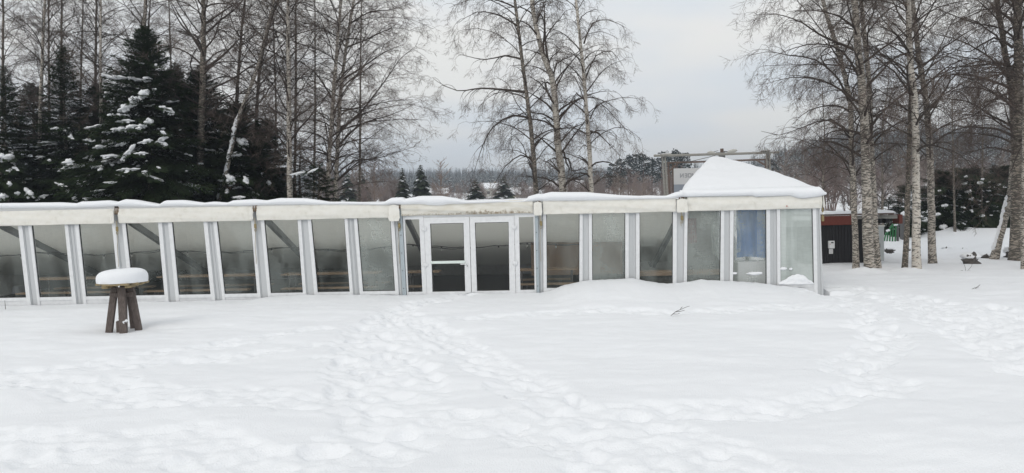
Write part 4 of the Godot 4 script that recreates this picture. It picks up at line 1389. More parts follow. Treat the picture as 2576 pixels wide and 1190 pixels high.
# apex as it is seen, half width of the skirt in the same units, distance
func spruce(label: String, ax: float, ay: float, half: float, d: float, opt := {}, group := "snow-laden spruces behind the marquee") -> Node3D:
	var apex := at(ax, ay, d)
	var g := ground(apex.x, apex.z) - 0.1
	var H := apex.y - g
	var R := half * d / F
	var root := thing("spruce_tree", label, "tree", Vector3(apex.x, g, apex.z), 0.0, group)
	var m := MB.new()
	var tp := PackedVector3Array()
	var tr := PackedFloat32Array()
	for k in 9:
		tp.push_back(Vector3(0.03 * sin(k * 2.0), H * k / 8.0, 0.03 * cos(k * 1.3)))
		tr.push_back(lerpf(0.05 + H * 0.011, 0.012, k / 8.0))
	m.tube(tp, tr, 7, true, 1.0, 0.42)
	obj("trunk", m, M.birch_dark, root)
	var xs := [[], [], []]
	var n := int(H * 1.5 * float(opt.get("density", 30.0)))
	var az := rng.randf() * TAU
	for k in n:
		var t := pow((k + rng.randf()) / n, 1.15)            # 0 at the skirt, 1 at the apex
		var y := lerpf(0.35, H - 0.05, t)
		az += 2.4 + rng.randf_range(-0.4, 0.4)
		var L := R * (pow(1.0 - t, opt.get("shape", 0.8)) * rng.randf_range(0.6, 1.15)) + 0.12
		var tilt := lerpf(-0.30, 0.75, pow(t, 1.6)) + rng.randf_range(-0.2, 0.2)
		var b := Basis(Vector3.UP, az) * Basis(Vector3.BACK, tilt) * Basis(Vector3.RIGHT, rng.randf_range(-0.35, 0.35))
		var wd := lerpf(1.0, 1.5, rng.randf()) * clampf(0.75 + 0.3 / maxf(L, 0.3), 0.8, 1.7)
		var loc := Vector3(0, y, 0)
		if L > 1.5 and rng.randf() < 0.75:                   # long boughs carry a second fan further out
			xs[rng.randi() % 3].append(Transform3D(b.scaled_local(Vector3(L * 0.62, L * 0.6, L * 0.5 * wd)), loc + b.x * L * 0.45))
		xs[k % 3].append(Transform3D(b.scaled_local(Vector3(L, L * 0.8, minf(L, 1.3) * 0.75 * wd)), loc))
	for e in opt.get("extra", []):                           # boughs that bear the measured lumps of snow
		var p: Vector3 = e[0] - root.position
		var from := Vector3(0, clampf(p.y + 0.25 + 0.15 * Vector2(p.x, p.z).length(), 0.3, H - 0.1), 0)
		var v := p - from
		var xdir := v.normalized()
		var zdir := xdir.cross(Vector3.UP).normalized()
		var L := v.length() * 1.12 + 0.1
		xs[rng.randi() % 3].append(Transform3D(Basis(xdir * L, zdir.cross(xdir) * 0.25, zdir * maxf(0.5, minf(L, 1.2))), from))
	for k in 3:
		multi("needled_boughs", boughs[k], M.needles, xs[k], root)
		var laid := []
		for x: Transform3D in xs[k]:
			if x.origin.y < H * 0.72 and rng.randf() < 0.10: laid.append(x)
		if laid: multi("bough_snow", bough_snow[k], M.clump_snow, laid, root)
	# clumps of snow
	for e in opt.get("extra", []):
		var p: Vector3 = e[0] - root.position
		var s: Vector3 = e[1]
		if s.x > 0.45:                                      # a long clump is several lumps that touch
			var c := int(ceil(s.x / 0.28))
			for k in c:
				var q := (k + 0.5) / c * 2.0 - 1.0
				var o := Vector3(q * s.x * cos(e[2]), q * s.x * sin(e[2]), rng.randf_range(-0.08, 0.08))
				lump(root, p + o, Vector3(s.x / c * rng.randf_range(1.15, 1.5), s.y * rng.randf_range(0.7, 1.1), s.z * rng.randf_range(0.7, 1.1)), e[2] + rng.randf_range(-0.3, 0.3))
		else:
			lump(root, p, s, e[2])
	for k in int(opt.get("snow", 14)) * 2:
		var y := H * rng.randf_range(0.05, 0.75)
		var a := rng.randf_range(-PI, PI)
		var rr := R * pow(1.0 - y / H, opt.get("shape", 0.8)) * rng.randf_range(0.6, 1.0)
		var s := 0.03 + 0.08 * pow(rng.randf(), 2.0)
		lump(root, Vector3(cos(a) * rr, y - rr * 0.18, sin(a) * rr), Vector3(s * rng.randf_range(1.0, 2.6), s * 0.55, s), rng.randf_range(-0.3, 0.3))
	return root

# ------------------------------------------------------------------ far things
func far_spruce_mesh(frost: float, seed_: int, layers: int, pts: int, slim: float) -> ArrayMesh:
	var r := RandomNumberGenerator.new(); r.seed = seed_
	var m := MB.new()
	m.col = Color(0.05, 0.04, 0.035)
	m.tube(PackedVector3Array([Vector3.ZERO, Vector3(0, 0.9, 0)]), PackedFloat32Array([0.016, 0.004]), 4)
	for k in layers:
		var t := float(k) / layers
		var y := lerpf(0.10, 0.97, t)
		var rad := slim * (pow(1.0 - t, 0.85) + 0.05)
		for j in pts:
			var a := TAU * (j + r.randf() * 0.8) / pts + k
			var rr := rad * r.randf_range(0.55, 1.15)
			var wv := rr * r.randf_range(0.22, 0.42)
			var dir := Vector3(cos(a), 0, sin(a))
			var sd := Vector3(-sin(a), 0, cos(a)) * wv
			var drop := Vector3(0, -rr * r.randf_range(0.25, 0.6), 0)
			var o := Vector3(0, y + r.randf_range(-0.02, 0.02), 0)
			var g := r.randf_range(0.6, 1.3)
			m.col = Color(0.028 * g, 0.041 * g, 0.020 * g)
			m.quad(o, o + dir * rr * 0.6 + drop * 0.55 - sd, o + dir * rr + drop, o + dir * rr * 0.6 + drop * 0.55 + sd)
			if r.randf() < frost:
				var up := Vector3(0, rr * 0.05, 0)
				var q := r.randf_range(0.35, 0.9)
				m.col = Color(0.62, 0.64, 0.67)
				m.quad(o + dir * rr * 0.3 + drop * 0.25 + up, o + dir * rr * 0.6 + drop * 0.5 - sd * q + up, o + dir * rr * 0.95 + drop * 0.9 + up, o + dir * rr * 0.6 + drop * 0.5 + sd * q + up)
	return m.mesh()

func bare_mesh(seed_: int, kinds: int, c: Color) -> ArrayMesh:   # a bare tree, 1 high
	var r := RandomNumberGenerator.new(); r.seed = seed_
	var m := MB.new()
	m.col = c
	for st in kinds:
		var lean := Vector3(r.randf_range(-0.22, 0.22), 1, r.randf_range(-0.22, 0.22)) if kinds > 1 else Vector3(0.02, 1, 0.02)
		var top := r.randf_range(0.7, 1.0)
		var p := PackedVector3Array()
		var rad := PackedFloat32Array()
		for k in 5:
			p.push_back(lean * top * k / 4.0 + Vector3(r.randf_range(-0.015, 0.015), 0, r.randf_range(-0.015, 0.015)))
			rad.push_back(lerpf(0.010, 0.002, k / 4.0) if kinds > 1 else lerpf(0.013, 0.002, k / 4.0))
		m.tube(p, rad, 3)
		var nb := 16 if kinds > 1 else 44
		for k in nb:
			var t := lerpf(0.22, 0.98, r.randf())
			var f := t * 4.0
			var q := int(minf(f, 3.0))
			var o := p[q].lerp(p[q + 1], f - q)
			var a := r.randf() * TAU
			var L := (0.26 if kinds == 1 else 0.22) * (1.1 - 0.7 * t) * r.randf_range(0.6, 1.2)
			var e := o + Vector3(cos(a) * L, L * r.randf_range(0.5, 1.2), sin(a) * L)
			m.tube(PackedVector3Array([o, o.lerp(e, 0.5) + Vector3(0, 0.02, 0), e]), PackedFloat32Array([0.0035, 0.0028, 0.0018]), 3)
			for j in 4:
				var s := o.lerp(e, r.randf_range(0.3, 1.0))
				var a2 := a + r.randf_range(-1.2, 1.2)
				var l2 := L * r.randf_range(0.3, 0.7)
				m.tube(PackedVector3Array([s, s + Vector3(cos(a2) * l2 * 0.8, l2 * r.randf_range(0.1, 1.0), sin(a2) * l2 * 0.8)]), PackedFloat32Array([0.0026, 0.0016]), 3)
	return m.mesh()

func pine_mesh(seed_: int) -> ArrayMesh:                 # tall bare stem, ragged crown with snow in it, 1 high
	var r := RandomNumberGenerator.new(); r.seed = seed_
	var m := MB.new()
	m.col = Color(0.10, 0.07, 0.055)
	m.tube(PackedVector3Array([Vector3.ZERO, Vector3(0.01, 0.5, 0), Vector3(0, 0.97, 0.01)]), PackedFloat32Array([0.016, 0.012, 0.004]), 5)
	for k in 34:
		var t := r.randf_range(0.0, 1.0)
		var y := lerpf(0.42, 0.98, t)
		var a := r.randf() * TAU
		var rr := 0.17 * (1.05 - 0.75 * t) * r.randf_range(0.5, 1.2)
		var c := Vector3(cos(a) * rr, y + r.randf_range(-0.01, 0.02), sin(a) * rr)
		m.col = Color(0.06, 0.045, 0.035)
		m.tube(PackedVector3Array([Vector3(0, y - 0.02, 0), c]), PackedFloat32Array([0.004, 0.002]), 3)
		for j in 40:
			var o := c + Vector3(r.randf_range(-1, 1), r.randf_range(-0.5, 0.6), r.randf_range(-1, 1)) * 0.045
			var bd := Vector3(r.randf_range(-1, 1), r.randf_range(-0.2, 0.7), r.randf_range(-1, 1)).normalized() * r.randf_range(0.02, 0.045)
			var wv := bd.cross(Vector3(r.randf_range(-1, 1), r.randf_range(-1, 1), r.randf_range(-1, 1))).normalized() * 0.013
			var g := r.randf_range(0.6, 1.3)
			m.col = Color(0.022 * g, 0.032 * g, 0.026 * g) if r.randf() > 0.13 else Color(0.6, 0.62, 0.65)
			m.quad(o - wv * 0.4, o + bd * 0.5 - wv, o + bd, o + bd * 0.5 + wv)
	return m.mesh()

func scatter(n: int, px0: float, px1: float, d0: float, d1: float, h0: float, h1: float) -> Array:
	var out := []
	for k in n:
		var d := lerpf(d0, d1, rng.randf())
		var px := rng.randf_range(px0, px1)
		var p := at(px, 500.0, d)
		p.y = ground(p.x, p.z) - 0.1
		var h := rng.randf_range(h0, h1)
		var b := Basis(Vector3.UP, rng.randf() * TAU).scaled(Vector3(h * rng.randf_range(0.8, 1.25), h, h * rng.randf_range(0.8, 1.25)))
		out.append(Transform3D(b, p))
	return out

func split(a: Array, n: int) -> Array:
	var out := []
	for k in n:
		var p := []
		for j in range(k, a.size(), n): p.append(a[j])
		out.append(p)
	return out

const PINES := ["short pine second from the left in the stand beside the gantry", "snowy pine third from the left in the stand beside the gantry", "pine fourth from the left in the stand beside the gantry", "tall pine fifth from the left, left of the gantry", "tall pine sixth from the left, left of the gantry", "slightly lower pine just left of the gantry beam's end", "tall pine right behind the gantry's left poles", "pine just right of the gantry's left poles", "tallest pine, above the sign board", "pine at the right end of the stand, above the sign board", "lowest pine at the left end of the stand beside the gantry", "pine behind the right poles of the gantry", "lower pine just right of the gantry's right poles"]

func make_far() -> void:
	# wooded hills that fade into the haze
	var fs := [far_spruce_mesh(0.95, 1, 9, 8, 0.17), far_spruce_mesh(0.9, 2, 9, 8, 0.15)]
	var hill := scatter(3400, 940, 1720, 330, 800, 8, 14)
	hill += scatter(2600, -1300, 940, 260, 760, 8, 14)
	hill += scatter(3000, 1960, 2900, 170, 520, 6, 12)
	hill += scatter(500, 1720, 1980, 300, 600, 9, 14)
	var parts := split(hill, 2)
	var hf := Node3D.new()
	hf.name = "hill_forest"; add_child(hf)
	tag(hf, "frosted spruce forest covering the far hills", "forest"); hf.set_meta("kind", "stuff")
	for k in 2: multi("spruces", fs[k], M.far_tree, parts[k], hf)
	# brown thickets between the marquee and the hills
	var bare := [bare_mesh(3, 5, Color(0.22, 0.165, 0.15)), bare_mesh(4, 1, Color(0.25, 0.20, 0.175)), bare_mesh(5, 4, Color(0.20, 0.165, 0.155))]
	var th := scatter(60, 800, 1000, 75, 170, 4.0, 7.5)
	th += scatter(60, 1085, 1330, 110, 200, 3.0, 5.5)
	th += scatter(90, 1440, 1700, 70, 180, 3.0, 5.5)
	th += scatter(34, 1330, 1440, 110, 170, 3.0, 5.0)
	th += scatter(75, 1970, 2330, 45, 170, 3.0, 7.0)
	th += scatter(40, 2300, 2700, 80, 190, 3.5, 7.0)
	th += scatter(40, -200, 720, 60, 120, 3.0, 6.0)
	parts = split(th, 3)
	var bt := Node3D.new()
	bt.name = "bare_thicket"; add_child(bt)
	tag(bt, "brown leafless thicket between the marquee and the far hills", "thicket"); bt.set_meta("kind", "stuff")
	for k in 3: multi("bushes", bare[k], M.far_tree, parts[k], bt)
	# trees of the valley that stand apart
	var a := [far_spruce_mesh(0.12, 31, 26, 16, 0.27), far_spruce_mesh(0.16, 32, 24, 16, 0.37), far_spruce_mesh(0.35, 33, 18, 14, 0.36)]
	for q in [[1012, 415, 500, 75, 0, 1.0, "slim dark spruce beyond the marquee, left of the broad spruce"], [1058, 407, 510, 80, 1, 1.0, "broad dark spruce standing beyond the roof left of the doors"],
			[872, 424, 520, 85, 2, 1.1, "frosted conifer in the thicket behind the leaning birch pair"], [908, 418, 520, 95, 2, 1.0, "frosted conifer in the thicket, right of the leaning birch pair"], [1195, 445, 520, 95, 2, 1.5, "small snowy spruce in front of the far houses, left of the white house"], [1266, 438, 520, 100, 2, 1.6, "small brownish spruce in front of the white house"]]:
		var top := at(q[0], q[1], q[3])
		var g := ground(top.x, top.z) - 0.1
		var o := obj("far_spruce", a[q[4]], M.far_tree)
		var h := top.y - g
		o.transform = Transform3D(Basis.from_scale(Vector3(h * q[5], h, h * q[5])), Vector3(top.x, g, top.z))
		tag(o, q[6], "tree", "spruces in the valley")
	var pale := bare_mesh(9, 1, Color(0.22, 0.16, 0.125))
	for q in [[1107, 405, 85, "pale bare birch right of the broad spruce in the valley"], [940, 410, 90, "bare birch in the thicket left of the slim spruce"]]:
		var top := at(q[0], q[1], q[2])
		var g := ground(top.x, top.z) - 0.1
		var o := obj("far_birch", pale, M.far_tree)
		var h := top.y - g
		o.transform = Transform3D(Basis.from_scale(Vector3(h, h, h)), Vector3(top.x, g, top.z))
		tag(o, q[3], "tree", "bare trees in the valley")
	# the stand of pines left of the gantry
	var pm := [pine_mesh(51), pine_mesh(52), pine_mesh(53)]
	var px := [[1542, 412, 0.8], [1560, 400, 0.9], [1580, 392, 1.0], [1600, 388, 1.0], [1617, 386, 1.0], [1640, 398, 0.95], [1664, 382, 1.0], [1682, 388, 1.0], [1704, 378, 1.05], [1720, 385, 1.0], [1530, 432, 0.8], [1938, 400, 1.0], [1950, 412, 0.9]]
	for k in px.size():
		var d := 118.0 + 7.0 * ((k * 5) % 4)
		var top := at(px[k][0], px[k][1], d)
		var g := ground(top.x, top.z) - 0.1
		var o := obj("pine_tree", pm[k % 3], M.far_tree)
		var h := top.y - g
		o.transform = Transform3D(Basis(Vector3.UP, k * 1.7).scaled(Vector3(h * 1.15, h, h * 1.15)), Vector3(top.x, g, top.z))
		tag(o, PINES[k], "tree", "pines beside the gantry")
	# houses across the valley
	house("white two-storey house with snowy roof across the valley, above the marquee doors", 1237, 464, 500, 230, 6.5, 5.0, 5.0, M.house_white, 0.35, true)
	house("low yellow house half hidden in the thicket, between the other two far houses", 1315, 476, 505, 210, 7.5, 6.0, 3.2, M.house_yellow, -0.5, false)
	house("pale bungalow with wide snowy roof behind the middle birch trunks", 1422, 459, 492, 175, 9.0, 6.5, 2.9, M.house_yellow, 0.12, false)
	house("brown shed with snowy roof left of the white far house", 1102, 478, 500, 190, 5.0, 4.0, 2.2, M.house_brown, 0.2, false)

func house(label: String, px: float, top: float, low: float, d: float, w: float, dp: float, h: float, wall: Material, turn: float, tall: bool) -> void:
	var p := at(px, top, d)
	var g := p.y - h - w * 0.22
	var o := thing("far_house", label, "house", Vector3(p.x, g, p.z), turn, "houses across the valley")
	var m := MB.new()
	m.box(Vector3(0, h * 0.5 - 1.5, 0), Vector3(w, h + 3.0, dp))
	for s in [-1.0, 1.0]:
		var e := PackedVector3Array([Vector3(s * w * 0.5, h, -dp * 0.5), Vector3(s * w * 0.5, h, dp * 0.5), Vector3(s * w * 0.5, h + dp * 0.33, 0)])
		if s > 0: m.tri(e[1], e[0], e[2])
		else: m.tri(e[0], e[1], e[2])
	obj("wall", m, wall, o)
	m = MB.new()
	for s in [-1.0, 1.0]:
		m.bevel(Vector3(0, h + dp * 0.165 + 0.1, s * dp * 0.27), Vector3(w + 0.8, 0.35, dp * 0.66), 0.08, Basis(Vector3.RIGHT, s * 0.583))
	obj("roof", m, M.clump_snow, o)
	m = MB.new()
	m.box(Vector3(w * 0.18, h + dp * 0.36, 0), Vector3(0.6, 1.2, 0.6))
	obj("chimney", m, M.house_brown, o)
	for fl in (2 if tall else 1):
		for k in 3:
			var f := MB.new()
			var c := Vector3(-w * 0.32 + k * w * 0.32, h * (0.28 + 0.45 * fl) if tall else h * 0.55, dp * 0.5 + 0.02)
			f.box(c, Vector3(1.3, 1.2, 0.08))
			var win := obj("window", f, M.house_white, o)
			f = MB.new()
			f.box(c + Vector3(0, 0, 0.03), Vector3(1.05, 0.95, 0.05))
			obj("pane", f, M.dark_glass, win)
	if tall:
		m = MB.new()
		m.box(Vector3(-0.5, h * 0.42, dp * 0.5 + 1.2), Vector3(w * 1.1, 0.25, 2.4))
		for k in 4: m.box(Vector3(-0.5 - w * 0.5 + k * w / 3.0, h * 0.12, dp * 0.5 + 2.2), Vector3(0.18, h * 0.55, 0.18))
		m.box(Vector3(-0.5, h * 0.55, dp * 0.5 + 2.35), Vector3(w * 1.1, 0.5, 0.06))
		obj("balcony", m, M.house_white, o)

# ------------------------------------------------------------------ gantry, shed and other things
func glyph(m: MB, c: String, o: Vector3, w: float, h: float, s: float) -> void:   # letter of bars in the XY plane
	var z := 0.0
	var bars := {"R": [[0, 0, 0, 1], [0, 1, 0.7, 1], [0.8, 0.9, 0.8, 0.6], [0, 0.5, 0.7, 0.5], [0.4, 0.5, 0.85, 0]], "M": [[0, 0, 0, 1], [1, 0, 1, 1], [0, 1, 0.5, 0.3], [0.5, 0.3, 1, 1]],
		"O": [[0, 0.15, 0, 0.85], [1, 0.15, 1, 0.85], [0.15, 1, 0.85, 1], [0.15, 0, 0.85, 0], [0, 0.85, 0.15, 1], [1, 0.85, 0.85, 1], [0, 0.15, 0.15, 0], [1, 0.15, 0.85, 0]], "E": [[0, 0, 0, 1], [0, 1, 0.8, 1], [0, 0.5, 0.7, 0.5], [0, 0, 0.8, 0]], "N": [[0, 0, 0, 1], [1, 0, 1, 1], [0, 1, 1, 0]]}
	for b in bars[c]:
		var p := o + Vector3(b[0] * w, b[1] * h, z)
		var q := o + Vector3(b[2] * w, b[3] * h, z)
		var d := (q - p).normalized() * s * 0.45
		m.bar(p - d, q + d, s, 0.006, Vector3.BACK)
		z += 0.0004

func make_gantry() -> void:
	var d := 30.0
	var P := func(x: float, y: float, dz := 0.0) -> Vector3: return at(x, y, d + dz)
	var bl: Vector3 = P.call(1674, 520)
	var root := thing("wooden_gantry", "tall weathered pole gantry behind the snow pyramid", "gantry", Vector3(bl.x, ground(bl.x, bl.z) - 0.1, bl.z))
	var lo: Vector3 = root.position
	var L := func(x: float, y: float, dz := 0.0) -> Vector3: return at(x, y, d + dz) - lo
	for q in [[1666, 389, 1674, 3.4], [1672.5, 388, 1680, 3.4], [1928, 381, 1933, 3.4], [1935, 381, 1940, 3.4]]:
		var m := MB.new()
		var a: Vector3 = L.call(q[2], 520.0)
		var b: Vector3 = L.call(q[0], q[1])
		var dir := (b - a).normalized()
		a -= dir * ((a.y - 0.0) / dir.y)
		m.tube(PackedVector3Array([a, a.lerp(b, 0.5) + Vector3(0.01, 0, 0), b]), PackedFloat32Array([0.048, 0.045, 0.042]), 9, true)
		obj("pole", m, M.grey_pole, root)
	for q in [[1645, 392, 1690, 390, 0.0], [1680, 391.5, 1830, 387, -0.12], [1805, 388.5, 1960, 383, 0.1]]:
		var m := MB.new()
		m.tube(PackedVector3Array([L.call(q[0], q[1], q[4] - 0.12), L.call(q[2], q[3], q[4] - 0.12)]), PackedFloat32Array([0.055, 0.05]), 9, true)
		obj("beam", m, M.grey_pole, root)
	var m := MB.new()
	m.tube(PackedVector3Array([L.call(1688, 392.5, 0.1), L.call(1822, 388.5, 0.1)]), PackedFloat32Array([0.035, 0.035]), 7, true)
	obj("beam", m, M.grey_pole, root)
	for q in [[1676, 387, 0.36], [1925, 380, 0.30]]:
		m = MB.new()
		m.bevel(L.call(q[0], q[1]), Vector3(q[2], 0.05, 0.25), 0.01)
		obj("cap_board", m, M.sign_white if q[0] < 1700 else M.grey_pole, root)
		m = MB.new()
		var c: Vector3 = L.call(q[0] + 2, q[1] - 4.0)
		var ring := PackedVector3Array(); var rr := PackedFloat32Array()
		for k in 17:
			ring.push_back(c + Vector3(cos(TAU * k / 16) * 0.06, sin(TAU * k / 16) * 0.06, 0)); rr.push_back(0.014)
		m.tube(ring, rr, 5)
		m.tube(PackedVector3Array([c + Vector3(0, 0, -0.03), c + Vector3(0, 0, 0.03)]), PackedFloat32Array([0.02, 0.02]), 6, true)
		obj("pulley", m, M.grey_metal, root)
	# lamp post behind, with two street-light heads and its stays
	var lp := thing("lamp_post", "dark lamp post with two flat lamp heads behind the snow pyramid", "lamp post", at(1816, 520, 31.0) * Vector3(1, 0, 1) + Vector3(0, -0.3, 0))
	var b := lp.position
	m = MB.new()
	m.tube(PackedVector3Array([Vector3.ZERO, at(1816, 374, 31.0) - b]), PackedFloat32Array([0.09, 0.075]), 9, true)
	obj("pole", m, M.brown_beam, lp)
	m = MB.new()
	m.bevel(at(1816, 391, 30.9) - b, Vector3(0.24, 0.26, 0.22), 0.02)
	m.bar(at(1816, 381, 31.0) - b, at(1830, 382, 31.0) - b, 0.04, 0.04)
	m.bar(at(1815, 384, 31.0) - b, at(1800, 385, 31.0) - b, 0.04, 0.04)
	obj("bracket", m, M.dark_metal, lp)
	for q in [[1830, 383, 1854, 378], [1800, 386, 1780, 383.5]]:
		m = MB.new()
		var s: Vector3 = at(q[0], q[1], 31.0) - b
		var e: Vector3 = at(q[2], q[3], 31.0) - b
		var pts := PackedVector3Array(); var rad := PackedFloat32Array()
		for k in 7:
			pts.push_back(s.lerp(e, k / 6.0)); rad.push_back([0.03, 0.07, 0.085, 0.09, 0.085, 0.07, 0.03][k])
		m.tube(pts, rad, 9, true)
		obj("lamp_head", m, M.lamp_grey, lp)
	for q in [[1807, 379, 1755, 389], [1800, 391, 1690, 415], [1690, 415, 1610, 445]]:
		m = MB.new()
		m.tube(PackedVector3Array([at(q[0], q[1], 31.0) - b, at((q[0] + q[2]) * 0.5, (q[1] + q[3]) * 0.5 + 1.5, 31.0) - b, at(q[2], q[3], 31.0) - b]), PackedFloat32Array([0.012, 0.012, 0.012]), 5)
		obj("stay_wire", m, M.cable, lp)
	# brown timber frame with the sign, seen from behind
	var fb: Vector3 = at(1690, 520, 32.0)
	var fr := thing("timber_stand", "brown timber frame with braces carrying the sign board", "stand", Vector3(fb.x, -0.4, fb.z))
	var o := fr.position
	var T := func(x: float, y: float, dz := 0.0) -> Vector3: return at(x, y, 32.0 + dz) - o
	for q in [[1681, 411, 1686], [1692.5, 409, 1696], [1926, 401, 1928]]:
		m = MB.new()
		var a: Vector3 = T.call(q[2], 520.0)
		var e: Vector3 = T.call(q[0], q[1])
		var dir := (e - a).normalized()
		a -= dir * (a.y / dir.y)
		m.bar(a, e, 0.07, 0.07, Vector3.BACK)
		obj("post", m, M.brown_beam, fr)
	m = MB.new(); m.bar(T.call(1678, 410), T.call(1932, 401), 0.07, 0.08, Vector3.UP); obj("beam", m, M.brown_beam, fr)
	m = MB.new(); m.bar(T.call(1684, 431, -0.07), T.call(1706, 410, -0.07), 0.07, 0.07, Vector3.BACK); obj("brace", m, M.brown_beam, fr)
	m = MB.new(); m.bar(T.call(1902, 402, -0.07), T.call(1924, 415, -0.07), 0.07, 0.07, Vector3.BACK); obj("brace", m, M.brown_beam, fr)
	# sign board
	var s0: Vector3 = at(1695.5, 487, 31.8)
	var s1: Vector3 = at(1695.5, 424, 31.8)
	var sw := 2.9
	var sh := s1.y - s0.y
	var sg := thing("sign_board", "white and grey sign board with letters reading backwards, half behind snow", "sign", Vector3(s0.x, s0.y, s0.z))
	m = MB.new()
	m.bevel(Vector3(sw * 0.5, sh * 0.68, 0), Vector3(sw, sh * 0.64, 0.03), 0.004)
	obj("white_panel", m, M.sign_white, sg)
	m = MB.new()
	m.bevel(Vector3(sw * 0.5, sh * 0.18, 0), Vector3(sw, sh * 0.36 - 0.004, 0.028), 0.004)
	obj("grey_panel", m, M.sign_grey, sg)
	for k in 2:
		m = MB.new()
		m.bar(Vector3(0.98 + k * 1.2, sh, 0), Vector3(0.98 + k * 1.2, sh + 0.36, 0), 0.015, 0.015, Vector3.BACK)
		obj("hanger", m, M.dark_metal, sg)
	var x := 0.30
	for c in "NEOMR":
		m = MB.new()
		var w: float = {"N": 0.125, "E": 0.10, "O": 0.13, "M": 0.15, "R": 0.12}[c]
		glyph(m, c, Vector3(0, 0, 0), w, 0.155, 0.036)
		for k in m.v.size():                              # mirrored: the board is seen from its back
			m.v[k].x = w - m.v[k].x
			m.n[k].x = -m.n[k].x
		for k in range(0, m.i.size(), 3):
			var q := m.i[k + 1]
			m.i[k + 1] = m.i[k + 2]; m.i[k + 2] = q
		var lt := obj("letter", m, M.sign_letter, sg)
		lt.position = Vector3(x, sh * 0.645, 0.019)
		x += w + 0.062

func make_shed() -> void:
	var d := 23.0
	var a := on_ground(2062, 664)
	a = at(2056, 664, d)
	var b := at(2180, 664, d)
	var w := b.x - a.x
	var h := 1.42
	var g := ground(a.x, a.z)
	var o := thing("shed", "low black board shed with red fascia right of the marquee", "shed", Vector3(a.x, g - 0.02, a.z))
	var m := MB.new()
	m.box(Vector3(w * 0.5, h * 0.5 - 0.1, -1.3), Vector3(w - 0.02, h + 0.2, 2.5))
	obj("wall", m, M.black_board, o)
	var n := 16
	for k in n:
		m = MB.new()
		m.bevel(Vector3((k + 0.5) * w / n, h * 0.5 - 0.1, -0.035 + 0.006 * (k % 2)), Vector3(w / n - 0.008, h + 0.2, 0.03), 0.004)
		obj("board", m, M.black_board, o)
	var red_w := w * 0.72
	m = MB.new()
	m.bevel(Vector3(red_w * 0.5 - 0.05, h + 0.02, 0.07), Vector3(red_w + 0.1, 0.30, 0.03), 0.005)
	obj("red_fascia", m, M.red_board, o)
	m = MB.new()
	m.bevel(Vector3(red_w + 0.75, h + 0.10, -0.12), Vector3(1.5, 0.12, 0.14), 0.006)
	obj("roof_beam", m, M.grey_pole, o)
	m = MB.new()
	m.bevel(Vector3(red_w + 1.58, h + 0.02, -0.2), Vector3(0.12, 0.30, 0.4), 0.006)
	obj("red_fascia", m, M.red_board, o)
	m = MB.new()
	m.box(Vector3(w * 0.5 + 0.4, h + 0.20, -1.25), Vector3(w + 0.9, 0.05, 2.7))
	obj("roof", m, M.brown_beam, o)
	for k in 3:
		m = MB.new()
		m.bevel(Vector3(w + 0.1 + k * 0.22, h - 0.02, -0.5), Vector3(0.08, 0.14, 1.6), 0.004)
		obj("rafter_end", m, M.black_board, o)
	m = MB.new()
	m.bar(Vector3(w + 0.66, 0, -0.5), Vector3(w + 0.66, h, -0.5), 0.09, 0.09, Vector3.BACK)
	obj("porch_post", m, M.brown_beam, o)
	m = MB.new()
	m.sheet(60, 20, func(s: float, t: float) -> Vector3:
		var e := minf(minf(s, 1.0 - s) * 4.0, minf(t, 1.0 - t) * 2.7)
		return Vector3(lerpf(-0.15, w + 0.95, s), h + 0.225 + (0.08 + 0.05 * nz_b.get_noise_2d(s * 60.0, t * 30.0)) * smoothstep(-0.02, 0.1, e), lerpf(0.14, -2.65, t)))
	var sn := obj("roof_snow", m, M.clump_snow)
	sn.transform = o.transform
	sn.set_meta("kind", "stuff"); tag(sn, "even layer of snow on the low black shed", "snow")
	var q := at(2093, 617, d - 0.1)
	var bx := thing("meter_box", "white box with a small dark screen on the black shed wall", "box", Vector3(q.x, q.y - 0.11, a.z + 0.0))
	m = MB.new(); m.bevel(Vector3(0, 0.13, 0.055), Vector3(0.19, 0.25, 0.10), 0.015); obj("case", m, M.plastic_white, bx)
	m = MB.new(); m.bevel(Vector3(0.01, 0.195, 0.108), Vector3(0.075, 0.04, 0.008), 0.002); obj("screen", m, M.gasket, bx)
	m = MB.new(); m.bevel(Vector3(-0.06, 0.15, 0.108), Vector3(0.03, 0.02, 0.008), 0.002); obj("button", m, M.red_paint, bx)
	m = MB.new(); m.bevel(Vector3(0.0, -0.09, 0.03), Vector3(0.16, 0.19, 0.03), 0.004); obj("holder", m, M.gasket, bx)
	m = MB.new(); m.bevel(Vector3(-0.01, -0.09, 0.048), Vector3(0.125, 0.16, 0.006), 0.001)
	var card := obj("notice", m, M.sign_white, bx)
	for k in 3:
		m = MB.new(); m.bevel(Vector3(-0.01, -0.045 - k * 0.04, 0.0525), Vector3(0.07, 0.008, 0.002), 0.0005); obj("printed_line", m, M.sign_letter, card)
	# grey cabinet right of the birches
	q = at(2212, 600, 22.6)
	var cb := thing("electric_cabinet", "narrow grey steel cabinet behind the cluster of birch trunks", "cabinet", Vector3(q.x - 0.05, ground(q.x, q.z), q.z))
	m = MB.new(); m.bevel(Vector3(0, 0.66, 0), Vector3(0.26, 1.1, 0.3), 0.01); obj("case", m, M.grey_metal, cb)
	m = MB.new(); m.bevel(Vector3(0, 1.225, 0), Vector3(0.30, 0.05, 0.34), 0.012); obj("lid", m, M.lamp_grey, cb)
	m = MB.new(); m.bevel(Vector3(-0.02, 0.6, 0.158), Vector3(0.03, 0.13, 0.02), 0.004); obj("handle", m, M.gasket, cb)
	m = MB.new(); m.bevel(Vector3(-0.03, 0.06, 0), Vector3(0.18, 0.14, 0.2), 0.01); obj("plinth", m, M.dark_metal, cb)
	# green play stand
	q = at(2236, 590, 33.0)
	var gs := thing("green_slide", "green steps with rails in the snow behind the cabinet", "play stand", Vector3(q.x, ground(q.x, q.z) - 0.1, q.z))
